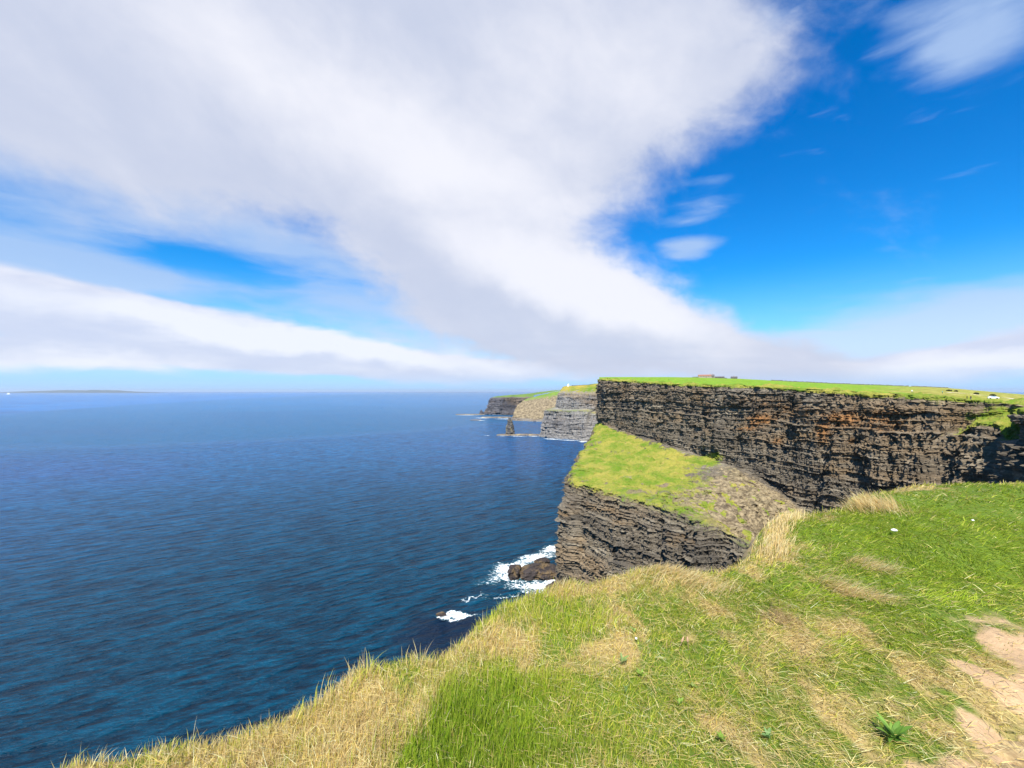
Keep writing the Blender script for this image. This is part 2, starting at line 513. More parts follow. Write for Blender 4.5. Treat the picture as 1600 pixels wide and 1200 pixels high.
def turf_mat(name):
    """thatch and soil seen between the blades; attribute tone = straw, bare soil, lushness"""
    m, k, out = new_mat(name)
    pos = k.n('ShaderNodeNewGeometry').outputs['Position']
    at = k.n('ShaderNodeAttribute', attribute_name='tone')
    sp = k.n('ShaderNodeSeparateColor'); k.put(sp.inputs[0], at.outputs['Color'])
    straw, bare, lush = sp.outputs
    n1 = k.noise(pos, 38, 5, 0.7)
    n2 = k.noise(k.mapping(pos, scale=(60, 12, 20)), 1.0, 5, 0.7)
    n3 = k.noise(pos, 7, 5, 0.65)
    gr = k.mix(n2, (0.035, 0.075, 0.008, 1), (0.16, 0.22, 0.03, 1))
    st = k.mix(n2, (0.19, 0.13, 0.045, 1), (0.50, 0.39, 0.17, 1))
    so = k.mix(k.m('ADD', k.m('MULTIPLY', n1, 0.5), k.m('MULTIPLY', n3, 0.5)), (0.25, 0.15, 0.075, 1), (0.62, 0.44, 0.26, 1))
    c = k.mix(k.step(k.m('ADD', straw, k.m('MULTIPLY', k.m('SUBTRACT', n3, 0.5), 0.6)), 0.3, 0.7), gr, st)
    c = k.mix(k.step(k.m('ADD', bare, k.m('MULTIPLY', k.m('SUBTRACT', n3, 0.5), 0.5)), 0.35, 0.65), c, so)
    principled(k, out, c, 0.95, 0.1, bump(k, k.m('ADD', n1, n2), 0.6, 0.015))
    return m


def blade_mat(name, gloss=0.12):
    m, k, out = new_mat(name)
    at = k.n('ShaderNodeAttribute', attribute_name='col')
    d = k.n('ShaderNodeBsdfPrincipled')
    k.put(d.inputs['Base Color'], at.outputs['Color'])
    d.inputs['Roughness'].default_value = 0.55
    d.inputs['Specular IOR Level'].default_value = gloss
    t = k.n('ShaderNodeBsdfTranslucent')
    k.put(t.inputs['Color'], at.outputs['Color'])
    mx = k.n('ShaderNodeMixShader')
    mx.inputs[0].default_value = 0.42
    k.t.links.new(d.outputs[0], mx.inputs[1]); k.t.links.new(t.outputs[0], mx.inputs[2])
    k.t.links.new(mx.outputs[0], out.inputs[0])
    return m


# ------------------------------------------------------------------ sea
def build_sea():
    R = 90000.0
    # rings, so that near facets stay small
    rad = np.concatenate([[0], np.geomspace(60, R, 40)])
    na = 96
    a = np.linspace(0, 2 * np.pi, na, endpoint=False)
    v = np.stack([(rad[:, None] * np.sin(a)).ravel(), (rad[:, None] * np.cos(a)).ravel(), np.zeros(len(rad) * na)], 1)
    me = mesh_np('sea', v, grid_faces(len(rad), na, True)[:, ::-1], True)
    tag(link('sea', me, sea_mat()), kind='structure')


build_sea()

# ------------------------------------------------------------------ cliffs: swept profiles with layered, jointed rock
def rock_relief(s, z, seed=0, sc=1.0, amp=1.0, dip=0.0):
    """outward relief of layered and jointed shale at arc length s and height z"""
    zz = z + dip * s + sc * (2.4 * fbm(s / (38 * sc), z / (50 * sc), seed + 0.5, 4) + 0.45 * perlin(s / (4 * sc), z / (4 * sc), seed))
    rs = np.random.RandomState(100 + seed)
    out = np.zeros_like(s)
    for q, (tmin, tmax, bw, A) in enumerate(((5, 14, 12, 2.2), (1.4, 4.2, 4.6, 1.5), (0.6, 1.7, 2.0, 0.6))):
        e = np.cumsum(rs.uniform(tmin * sc, tmax * sc, 400)) - 60 * sc
        li = np.searchsorted(e, zz) - 1
        th = e[li + 1] - e[li]
        fr = (zz - e[li])
        fr = np.minimum(fr, th - fr)
        w = bw * sc * (0.6 + 0.9 * hash01(li, q, seed))
        u = s / w + 50 * hash01(li, q + 9, seed) + 0.35 * perlin(s / (3.0 * sc), z / (5.0 * sc), seed + 4)
        bi = np.floor(u)
        fu = u - bi
        fu = np.minimum(fu, 1 - fu) * w
        out += A * 0.95 * (hash01(li, q + 31, seed) - 0.5) + A * 1.2 * (hash01(bi, li, seed + q) - 0.5)
        out -= A * (0.5, 0.55, 0.5)[q] * (1 - sstep(fr, 0.0, (0.4, 0.30, 0.25)[q] * sc)) + A * 0.65 * (1 - sstep(fu, 0.0, 0.40 * sc))
    # joint-bounded columns that cut across the beds
    u = s / (3.6 * sc) + 0.8 * perlin(s / (14 * sc), z / (16 * sc), seed + 6.3) + 0.15 * perlin(s / (2 * sc), z / (3 * sc), seed)
    bi = np.floor(u); lv = np.floor(z / (17 * sc) + 5 * hash01(bi, 3, seed))
    fu = np.minimum(u - bi, 1 - u + bi) * 3.6 * sc
    on = sstep(perlin(s / (28 * sc), z / (20 * sc), seed + 12.5), -0.25, 0.25)
    out += on * (1.7 * (hash01(bi, lv, seed + 55) - 0.5) - 1.1 * (1 - sstep(fu, 0.0, 0.45 * sc)))
    out = out * sc
    out += sc * (4.5 * fbm(s / (34 * sc), z / (120 * sc), seed + 2.2, 3) - 4.2 * np.abs(perlin(s / (15 * sc), z / (60 * sc), seed + 8.1)) - 5.0 * sstep(perlin(s / (19 * sc), z / (90 * sc), seed + 5.7), 0.38, 0.60) * sstep(perlin(s / (30 * sc), z / (22 * sc), seed + 1.7), -0.25, 0.1) + 0.45 * fbm(s / (3 * sc), z / (3 * sc), seed + 1.1, 3))
    return out * amp


def smooth1(a, w, axis):
    """box blur of width w samples along an axis, ends held"""
    if w < 2:
        return a
    k = np.ones(w) / w
    pad = [(0, 0)] * a.ndim
    pad[axis] = (w // 2, w - 1 - w // 2)
    b = np.pad(a, pad, mode='edge')
    c = np.cumsum(np.insert(b, 0, 0, axis=axis), axis=axis)
    n = a.shape[axis]
    hi = np.take(c, np.arange(w, w + n), axis=axis)
    lo = np.take(c, np.arange(0, n), axis=axis)
    return (hi - lo) / w


def sweep(pts, tags, rows, step, seed=0, sc=1.0, amp=1.0, round_col=14.0, round_row=3, turf_amp=0.5, dip=0.0, flip=1.0, hook=None):
    """pts (stations, K, 3); tags (stations, K, 5): turf, scree, rust, ledge, rock relief; rows: rows per profile segment"""
    pts = np.asarray(pts, float); tags = np.asarray(tags, float)
    ns, K, _ = pts.shape
    seg = np.linalg.norm(np.diff(pts[:, :, :2], axis=0), axis=2).max(axis=1)
    t = np.concatenate([[0], np.cumsum(seg)])
    nc = max(8, int(t[-1] / step))
    tt = np.linspace(0, t[-1], nc)
    A = np.concatenate([pts, tags], 2).reshape(ns, -1)
    B = np.stack([np.interp(tt, t, A[:, i]) for i in range(A.shape[1])], 1)
    B = smooth1(B, max(1, int(round_col / step)), 0)
    B = smooth1(B, max(1, int(round_col / step / 2)), 0).reshape(nc, K, -1)
    rl = []
    for kx in range(K - 1):
        f = np.linspace(0, 1, rows[kx], endpoint=(kx == K - 2))[None, :, None]
        rl.append(B[:, kx:kx + 1] * (1 - f) + B[:, kx + 1:kx + 2] * f)
    G = np.concatenate(rl, 1)                       # columns, rows, 3 + 5
    if round_row > 1:
        G[:, :, :3] = smooth1(G[:, :, :3], round_row, 1)
    X = G[:, :, :3].copy(); T = G[:, :, 3:]
    if hook is not None:
        hook(X, T)
    dc = np.gradient(X, axis=0); dr = np.gradient(X, axis=1)
    N = np.cross(dc, dr) * flip
    N /= np.linalg.norm(N, axis=2)[:, :, None] + 1e-9
    sarc = np.repeat(tt[:, None], X.shape[1], 1)
    z = X[:, :, 2]
    rock = np.clip(T[:, :, 4], 0, 2)
    H = N.copy(); H[:, :, 2] *= 0.25
    R = rock_relief(sarc, z, seed, sc, amp, dip)
    X += H * (R * rock)[:, :, None]
    soft = np.clip(1 - rock, 0, 1)
    tn = fbm(X[:, :, 0] / (9 * sc), X[:, :, 1] / (9 * sc), z / (9 * sc), 5, 0.6) * turf_amp
    X += N * (tn * soft)[:, :, None]
    return X, T, grid_faces(X.shape[0], X.shape[1])


def cliff_obj(name, X, T, faces, mat, flip=False):
    m = T.reshape(-1, T.shape[2])[:, :4]
    if flip:
        faces = faces[:, ::-1]
    me = mesh_np(name, X.reshape(-1, 3), faces, False, {'mask': m})
    return link(name, me, mat)


def wall_x(d):
    return 230.7 - 0.2554 * d


def rock_edge_y(px):
    return poly(px, [(900, 592), (938, 592.5), (960, 593.5), (1000, 597), (1050, 601), (1100, 602), (1160, 603), (1200, 605), (1260, 609), (1310, 612), (1360, 615), (1420, 618), (1480, 622), (1520, 627), (1560, 632), (1600, 638), (1700, 640), (1900, 645), (2500, 640)])


# plan of the top of the main cliff: far corner first, then towards the photographer, then round the cove
E_PLAN = [(190, 640), (150, 585), (118, 545), (106, 522), (103, 500), (wall_x(430), 430), (wall_x(350), 350), (wall_x(300), 300), (wall_x(265), 265),
          (wall_x(230), 230), (wall_x(205), 205), (186, 186), (wall_x(172), 172), (wall_x(164), 164), (183, 154), (176, 140), (165, 115), (150, 90), (125, 60), (95, 40), (62, 25)]


def e_z(x, y):
    px = 800 + x / y * F
    return EYE - (rock_edge_y(px) - HY) / F * y


def build_main_cliff():
    st = []; tg = []
    # per station: E plan index, F(x,y,z) M1 M2 Bo S ; z relative to the eye
    rows = [
        # foot of upper wall, scree crest, bench middle, bench lip, sea foot
        ((190, 640, -30), (180, 640, -50), (178, 640, -60), (176, 640, -70), (170, 640, -121)),
        ((146, 585, -34), (140, 585, -45), (138, 586, -50), (136, 586, -60), (130, 588, -121)),
        ((116, 543, -36), (113, 542, -39), (111, 541, -42), (109, 541, -46), (101, 543, -121)),
        ((107, 522, -36), (105, 520, -38), (103, 519, -40), (101, 519, -44), (92, 519, -121)),
        ((103, 498, -36), (102, 497, -37), (100, 496, -39), (97, 496, -43), (88, 496, -121)),
        ((116, 430, -41), (106, 430, -43), (94, 430, -44), (80, 430, -48), (72, 430, -121)),
        ((134, 350, -45), (115, 350, -46), (85, 350, -47), (58, 350, -51), (48, 350, -121)),
        ((145, 300, -49), (122, 300, -48), (85, 300, -50), (44, 300, -55), (35, 300, -121)),
        ((153, 265, -52), (136, 262, -48), (92, 262, -52), (37, 262, -57), (29, 260, -121)),
        ((162, 228, -68), (130, 230, -53), (97, 230, -52), (58, 229, -54.5), (47, 224, -121)),
        ((169, 203, -86), (124, 206, -70), (104, 207, -55), (72, 206, -54), (61, 200, -121)),
        ((172, 184, -100), (121, 186, -84), (104, 186, -62), (83, 185, -55.5), (72, 179, -121)),
        ((172, 171, -106), (119, 172, -97), (104, 172, -70), (92, 172, -58), (80, 166, -121)),
        ((170, 163, -110), (118, 163, -106), (106, 163, -80), (97, 163, -62), (86, 157, -121)),
        ((168, 153, -114), (128, 153, -114), (112, 152, -108), (106, 152, -96), (98, 148, -121)),
        ((162, 139, -116), (140, 139, -117), (130, 139, -118), (125, 139, -119), (122, 139, -121)),
        ((153, 115, -116), (145, 115, -118), (140, 115, -119), (136, 115, -120), (132, 115, -121)),
        ((140, 92, -116), (134, 94, -118), (130, 95, -119), (126, 96, -120), (122, 97, -121)),
        ((118, 66, -116), (113, 70, -118), (110, 72, -119), (107, 74, -120), (104, 76, -121)),
        ((90, 48, -116), (86, 52, -118), (84, 54, -119), (81, 56, -120), (78, 59, -121)),
        ((58, 32, -116), (55, 36, -118), (53, 38, -119), (50, 40, -120), (47, 43, -121)),
    ]
    for i, ((ex, ey), prof) in enumerate(zip(E_PLAN, rows)):
        ez = e_z(ex, ey)
        Fp = np.array(prof[0], float) + (0, 0, EYE)
        inl = np.array([ex + 10, ey + (4 if i < 3 else 0) - (6 if i > 15 else 0), ez + 0.6])
        E = np.array([ex, ey, ez])
        soil = E * 0.985 + Fp * 0.015 + np.array([0.8, 0, -0.6])
        g1 = E * 0.86 + Fp * 0.14
        g2 = E * 0.78 + Fp * 0.22
        shelf = {12: 1.0, 13: 1.0, 11: 0.35, 14: 0.3}.get(i, 0.0)
        if shelf == 1.0:
            inl[0] += 20; E[0] += 15; E[2] += 0.4; soil[:] = E + (-0.5, 0, -1.2)
            g1 = np.array([ex + 12, ey, EYE - 8.6]); g2 = np.array([ex - 2.0, ey, EYE - 12.2])
        g3 = g2 * 0.97 + Fp * 0.03
        P_ = [inl, E, soil, g1, g2, g3, Fp] + [np.array(p, float) + (0, 0, EYE) for p in prof[1:]]
        P_.insert(-1, P_[-2] * 0.93 + P_[-1] * 0.07)
        st.append(P_)
        far = i <= 10
        scree1 = {7: 0.0, 8: 0.55, 9: 1.0, 10: 1.0, 11: 1.0, 12: 1.0, 13: 1.0}.get(i, 0.0)
        screeF = {8: 0.2, 9: 0.2, 10: 0.2, 11: 0.2}.get(i, 0.1)
        bench = 1.0 if i <= 10 else {11: 0.75, 12: 0.3, 13: 0.15}.get(i, 0.0)
        m2scree = {9: 0.35, 10: 0.75, 11: 0.9, 12: 1.0, 13: 1.0}.get(i, 0.0)
        T = [
            (1.0, 0, 0, 0, 0.0),                                      # plateau
            (0.95, 0, 0, 0, 0.25),                                    # turf lip
            (0.35, 0.25, 0.0, 0, 0.6),                                # soil
            (1.0 if shelf == 1.0 else 0.0, 0, 0.10 if 7 <= i <= 11 else 0, 0.1, 0.0 if shelf == 1.0 else 1.0),
            (1.0 if shelf == 1.0 else 0.0, 0, 0.16 if 7 <= i <= 11 else 0, 0.1, 0.2 if shelf == 1.0 else 1.0),
            (0.0, 0, 0.12 if 7 <= i <= 11 else 0, 0.0, 1.0),
            (0.10 if i < 8 else 0.0, screeF, 0, 0.15, 0.85),
            (0.85 * bench if scree1 < 0.4 else 0.1, scree1, 0, 0.3, 0.12 if scree1 < 0.9 else 0.38),
            (bench * (1 - m2scree) * 0.9, m2scree, 0, 0.2, 0.12 + 0.25 * m2scree),
            (0.60 * bench + 0.05, 0.45 * m2scree, 0, 0.45, 0.5),
            (0.12 * bench, 0.0, 0, 0.30, 1.0),
            (0.0, 0.0, 0, -0.7, 1.0),
        ]
        tg.append(T)
    def outcrops(X, T):
        x, y, z = X[:, :, 0], X[:, :, 1], X[:, :, 2]
        on = (T[:, :, 0] > 0.45) & (z < EYE - 25) & (z > EYE - 70)
        n = fbm(x / 16, y / 16, z / 10, 5, 0.62)
        q = sstep(n, 0.46, 0.66) * on
        T[:, :, 0] -= 0.30 * q
        lip = np.exp(-((T[:, :, 0] - 0.5) / 0.22) ** 2) * (z < EYE - 40) * (T[:, :, 1] < 0.5)
        X[:, :, 0] += lip * (2.2 * fbm(y / 7, z / 9, 4.0, 3)); X[:, :, 2] += lip * 1.4 * fbm(y / 4, x / 9, 6.0, 3)
        T[:, :, 1] += 0.30 * sstep(fbm(x / 18, y / 18, 5.0, 5, 0.6), 0.25, 0.6) * on
        T[:, :, 0] += 0.55 * sstep(fbm(x / 9, y / 9, 8.0, 5, 0.65), 0.22, 0.55) * (T[:, :, 1] > 0.5) * (z < EYE - 40)
        sc_ = np.clip(T[:, :, 1], 0, 1) * (z < EYE - 40) * (z > EYE - 112)
        g_ = (x - 118) * 0.8 + (y - 220) * 0.45
        X[:, :, 2] -= sc_ * (2.6 * np.abs(perlin(g_ / 5.5, (x - y) / 40, 2.0)) + 1.3 * np.abs(perlin(g_ / 2.2, (x - y) / 14, 6.0)) + 0.8 * fbm(x / 2.5, y / 2.5, 3.0, 3))
        T[:, :, 4] += 0.40 * sc_ * sstep(fbm(x / 9, y / 14, 1.0, 4), 0.05, 0.4)
        # ragged brink
        wt = sstep(z - EYE, -26, -3) * (y < 560)
        X[:, :, 0] += wt * (2.4 * fbm(y / 15, y * 0 + 1.5, 3.0, 3) + 1.5 * fbm(y / 4, z / 6, 5.0, 3))
        # gullies and hummocks
        X[:, :, 2] += np.where(z < EYE - 25, 1.0, 0.5) * np.clip(1 - T[:, :, 4], 0, 1) * (2.2 * fbm(x / 24, y / 24, 2.0, 3) - 1.6 * np.abs(perlin(x / 11, y / 11, 7.0)) + 0.7 * fbm(x / 4, y / 4, 1.0, 3))
    X, T, fc = sweep(st, tg, [14, 8, 30, 20, 8, 165, 70, 50, 60, 14, 180], 0.38, seed=3, sc=1.0, amp=1.0, round_col=9.0, round_row=3, turf_amp=1.6, flip=1.0, dip=0.0, hook=outcrops)
    # rust where iron seeps out of the upper wall, placed along the wall
    px = 800 + X[:, :, 0] / X[:, :, 1] * F
    py = HY - (X[:, :, 2] - EYE) / X[:, :, 1] * F
    for (cx, cy, rx, ry, w) in ((1185, 656, 24, 10, 0.55), (1165, 670, 26, 6, 0.45), (1215, 690, 14, 9, 0.5), (1320, 655, 22, 13, 0.45), (1395, 655, 46, 28, 0.36), (1230, 640, 60, 24, 0.26), (1340, 650, 90, 26, 0.20),
                                (1330, 690, 8, 6, 0.5), (1285, 675, 12, 16, 0.45), (1105, 640, 12, 28, 0.30), (1318, 615, 24, 4, 0.5), (1290, 700, 24, 30, 0.22), (1575, 660, 20, 10, 0.15), (1170, 620, 50, 14, 0.2)):
        T[:, :, 2] += w * np.exp(-((px - cx) / rx) ** 2 - ((py - cy) / ry) ** 2)
    for (cx, cy, rx, ry, w) in ((1115, 715, 22, 10, 0.55), (1120, 690, 18, 18, 0.25), (1440, 660, 14, 22, 0.22), (1500, 690, 8, 14, 0.25), (1285, 715, 12, 18, 0.2)):
        T[:, :, 0] += w * np.exp(-((px - cx) / rx) ** 2 - ((py - cy) / ry) ** 2)
    for (cx, cy, rx, ry, w) in ((1320, 611, 55, 3.0, 0.7), (1400, 618, 50, 2.6, 0.6), (1150, 604, 30, 2.5, 0.5), (1000, 598, 40, 2.4, 0.5), (1470, 630, 40, 4, 0.4), (1210, 790, 60, 40, 0.2)):
        T[:, :, 1] += w * np.exp(-((px - cx) / rx) ** 2 - ((py - cy) / ry) ** 2)
    o = cliff_obj('cliff', X, T, fc, cliff_mat('cliff_rock'))
    tag(o, 'layered dark shale cliff with a grassy bench and rust streaks beyond the cove', 'cliff', kind='structure')
    return X


MAIN = build_main_cliff()


def build_plateau():
    """fields on top of the main cliff, laid out outwards from its edge"""
    ep = np.array(E_PLAN[2:])
    az = np.arctan2(ep[:, 0], ep[:, 1])
    rr = np.hypot(ep[:, 0], ep[:, 1])
    o = np.argsort(az)
    na, nr = 700, 130
    A = np.linspace(az.min(), az.max(), na)
    re = np.interp(A, az[o], rr[o]) + 5.0
    pxs = 800 + np.tan(A) * F
    sh = np.exp(-((pxs - 1555) / 40.0) ** 4)
    re = re + 18 * sh
    ze = (HY - rock_edge_y(pxs)) / F * np.cos(A) * (re - 5) + 0.55
    ys = poly(pxs, [(900, 590), (940, 589.3), (1000, 589), (1090, 589.6), (1160, 592), (1240, 596.5), (1330, 600.5), (1400, 603), (1480, 606), (1530, 610.5), (1600, 616.5), (1700, 619), (2500, 624)])
    D = poly(pxs, [(900, 760), (1100, 720), (1300, 640), (1600, 560), (2500, 500)]) / np.cos(A)
    zs = (HY - ys) / F * np.cos(A) * D
    f = np.linspace(0, 1, nr) ** 1.6
    Rm = re[:, None] + (D - re)[:, None] * f[None, :]
    Z = ze[:, None] + (zs - ze)[:, None] * np.minimum(1, (Rm - re[:, None]) / (D - re)[:, None])
    # beyond the skyline the land falls gently away
    ext = np.array([30, 120, 300, 700, 1500.0])
    Rm = np.concatenate([Rm, D[:, None] + ext[None, :]], 1)
    Z = np.concatenate([Z, zs[:, None] - ext[None, :] * 0.02], 1)
    Xp = Rm * np.sin(A)[:, None]; Yp = Rm * np.cos(A)[:, None]
    Z = Z + EYE + fbm(Xp / 25, Yp / 25, 3.3, 4) * 0.28 * sstep(Rm - re[:, None], 2, 30)
    X = np.stack([Xp, Yp, Z], 2)
    T = np.zeros(X.shape[:2] + (5,))
    T[:, :, 0] = 1.0
    # bare, trodden strip along the edge and dry ground to the east
    dry = 0.40 * np.exp(-((Rm - re[:, None]) / 14.0)) + 0.0
    T[:, :, 1] = sstep(pxs, 1330, 1560)[:, None] * 0.25 + dry
    T[:, :, 2] = sstep(pxs, 1280, 1480)[:, None]
    o = cliff_obj('plateau', X, T, grid_faces(*X.shape[:2]), meadow_mat(), True)
    tag(o, kind='structure')
    return A, re, Rm, Z


def meadow_mat():
    m, k, out = new_mat('meadow')
    pos = k.n('ShaderNodeNewGeometry').outputs['Position']
    at = k.n('ShaderNodeAttribute', attribute_name='mask')
    sp = k.n('ShaderNodeSeparateColor'); k.put(sp.inputs[0], at.outputs['Color'])
    n1 = k.noise(pos, 0.02, 5, 0.65)
    n2 = k.noise(pos, 0.18, 5, 0.7)
    n3 = k.noise(pos, 1.2, 4, 0.7)
    g = k.mix(k.step(n2, 0.35, 0.65), (0.11, 0.22, 0.012, 1), (0.22, 0.33, 0.03, 1))
    olive = k.mix(k.step(n2, 0.35, 0.65), (0.15, 0.15, 0.02, 1), (0.40, 0.35, 0.09, 1))
    dry = k.m('ADD', k.m('MULTIPLY', sp.outputs[2], 0.45), k.m('MULTIPLY', k.m('SUBTRACT', n1, 0.5), 1.6))
    c = k.mix(k.step(dry, 0.1, 0.5), g, olive)
    c = k.mix(k.step(k.m('ADD', sp.outputs[1], k.m('MULTIPLY', k.m('SUBTRACT', n2, 0.5), 0.8)), 0.38, 0.55), c, (0.46, 0.36, 0.19, 1))
    c = k.mix(k.step(n3, 0.5, 0.8, 0, 0.5), c, (0.06, 0.08, 0.012, 1))
    principled(k, out, c, 0.95, 0.1, bump(k, k.m('ADD', n2, n3), 0.6, 0.5))
    return m


PLAT = build_plateau()
# ------------------------------------------------------------------ the coast further north, the stack, reefs and the island
def Q(px, d, z):
    """point at depth d in the direction of photograph column px, at height z above the sea"""
    return np.array([(px - 800.0) / F * d, d, z])


def build_far_cliffs():
    # the next headland, two tiers with a tower on top
    st = [
        [Q(900, 1420, 136), Q(892, 1400, 133), Q(886, 1390, 116), Q(880, 1385, 72), Q(870, 1370, 66), Q(866, 1350, -2)],
        [Q(892, 1290, 134), Q(882, 1270, 131), Q(876, 1255, 114), Q(874, 1250, 74), Q(860, 1225, 66), Q(852, 1200, -2)],
        [Q(889, 1210, 134), Q(880, 1180, 132), Q(872, 1150, 114), Q(869, 1148, 74), Q(852, 1138, 70), Q(843, 1118, -2)],
        [Q(892, 1200, 135), Q(886, 1170, 133), Q(882, 1135, 114), Q(880, 1128, 73), Q(865, 1119, 70), Q(860, 1098, -2)],
        [Q(905, 1200, 136), Q(900, 1165, 134), Q(897, 1120, 114), Q(896, 1112, 74), Q(889, 1098, 68), Q(885, 1072, -2)],
        [Q(922, 1200, 139), Q(918, 1160, 135), Q(916, 1105, 113), Q(915, 1098, 76), Q(910, 1082, 70), Q(907, 1050, -2)],
        [Q(945, 1200, 144), Q(940, 1155, 138), Q(936, 1095, 112), Q(935, 1088, 70), Q(926, 1068, 64), Q(922, 1026, -2)],
        [Q(990, 1190, 150), Q(985, 1150, 142), Q(980, 1080, 112), Q(978, 1070, 70), Q(971, 1052, 64), Q(966, 1010, -2)],
    ]
    T = [(1, 0, 0, 0, 0.0), (0.95, 0.1, 0, 0, 0.0), (0.4, 0.45, 0, 0, 0.5), (0.05, 0.1, 0, 0.3, 1.0), (0.22, 0.1, 0, 0.45, 0.9), (0, 0, 0, -0.5, 1.0)]
    X, Tg, fc = sweep(st, [T] * len(st), [10, 24, 80, 24, 110], 1.3, seed=21, sc=2.3, amp=0.8, round_col=14, round_row=3, turf_amp=1.0)
    tag(cliff_obj('cliff', X, Tg, fc, cliff_mat('pale_cliff_rock', 2.3, (0.075, 0.072, 0.076), (0.21, 0.20, 0.19), (0.36, 0.34, 0.30), grass_b=(0.34, 0.25, 0.05))),
        'pale grey two-tiered cliff carrying the small white tower', 'cliff', kind='structure')
    # inland top of that headland
    inl = [Q(889, 1215, 134), Q(905, 1215, 136), Q(922, 1215, 139), Q(945, 1215, 144), Q(1000, 1215, 151)]
    # sloping tan hill beyond
    st = [
        [Q(868, 2150, 118), Q(850, 2120, 100), Q(842, 2100, 60), Q(838, 2090, 24), Q(836, 2080, -2)],
        [Q(852, 2010, 100), Q(822, 1950, 84), Q(812, 1900, 58), Q(806, 1880, 22), Q(804, 1870, -2)],
        [Q(855, 1990, 106), Q(824, 1930, 86), Q(808, 1830, 62), Q(801, 1770, 28), Q(799, 1752, -2)],
        [Q(862, 1980, 112), Q(838, 1930, 97), Q(824, 1830, 66), Q(814, 1745, 22), Q(813, 1725, -2)],
        [Q(875, 1960, 122), Q(856, 1900, 108), Q(848, 1800, 72), Q(838, 1700, 20), Q(837, 1685, -2)],
        [Q(895, 1960, 126), Q(876, 1880, 114), Q(872, 1780, 76), Q(864, 1680, 18), Q(863, 1665, -2)],
        [Q(930, 1960, 128), Q(920, 1880, 118), Q(915, 1780, 76), Q(910, 1680, 18), Q(909, 1665, -2)],
    ]
    T = [(1, 0, 0, 0, 0.0), (0.75, 0.5, 0, 0, 0.1), (0.12, 0.8, 0, 0, 0.25), (0.0, 0.9, 0, 0, 0.3), (0, 0, 0, 0, 1.0)]
    X, Tg, fc = sweep(st, [T] * len(st), [24, 50, 60, 26], 2.2, seed=33, sc=3.2, amp=0.5, round_col=30, round_row=5, turf_amp=2.0)
    tag(cliff_obj('hillside', X, Tg, fc, cliff_mat('far_hill_rock', 3.2, (0.085, 0.08, 0.085), (0.20, 0.19, 0.17), (0.34, 0.31, 0.25), grass_a=(0.11, 0.20, 0.03), grass_b=(0.18, 0.25, 0.04))),
        'tan eroded hillside sloping down to the sea behind the rock stack', 'hillside', kind='structure')
    # sheer dark point at the far end
    st = [
        [Q(850, 3000, 106), Q(800, 2680, 96), Q(790, 2660, 78), Q(787, 2650, 30), Q(785, 2640, -2)],
        [Q(800, 2400, 96), Q(775, 2360, 90), Q(767, 2330, 82), Q(763, 2310, 30), Q(759, 2290, -2)],
        [Q(800, 2320, 96), Q(772, 2260, 90), Q(766, 2215, 83), Q(763, 2200, 30), Q(757, 2185, -2)],
        [Q(805, 2300, 97), Q(786, 2230, 91), Q(784, 2180, 84), Q(783, 2168, 30), Q(781, 2150, -2)],
        [Q(852, 2600, 118), Q(806, 2200, 95), Q(805, 2140, 86), Q(804, 2130, 30), Q(803, 2110, -2)],
        [Q(890, 2600, 134), Q(835, 2160, 99), Q(834, 2110, 86), Q(833, 2100, 30), Q(832, 2080, -2)],
    ]
    T = [(1, 0, 0, 0, 0.0), (0.9, 0, 0, 0, 0.1), (0.2, 0.1, 0, 0, 0.9), (0.0, 0.0, 0, 0, 1.0), (0, 0, 0, 0, 1.0)]
    X, Tg, fc = sweep(st, [T] * len(st), [16, 14, 60, 40], 2.2, seed=45, sc=3.4, amp=0.8, round_col=20, round_row=3, turf_amp=1.5)
    tag(cliff_obj('cliff', X, Tg, fc, cliff_mat('far_cliff_rock', 3.4, (0.05, 0.05, 0.06), (0.12, 0.115, 0.125), (0.20, 0.19, 0.19), grass_a=(0.10, 0.18, 0.03), grass_b=(0.15, 0.21, 0.04))),
        'farthest sheer dark headland ending in a small pointed rock', 'cliff', kind='structure')


build_far_cliffs()


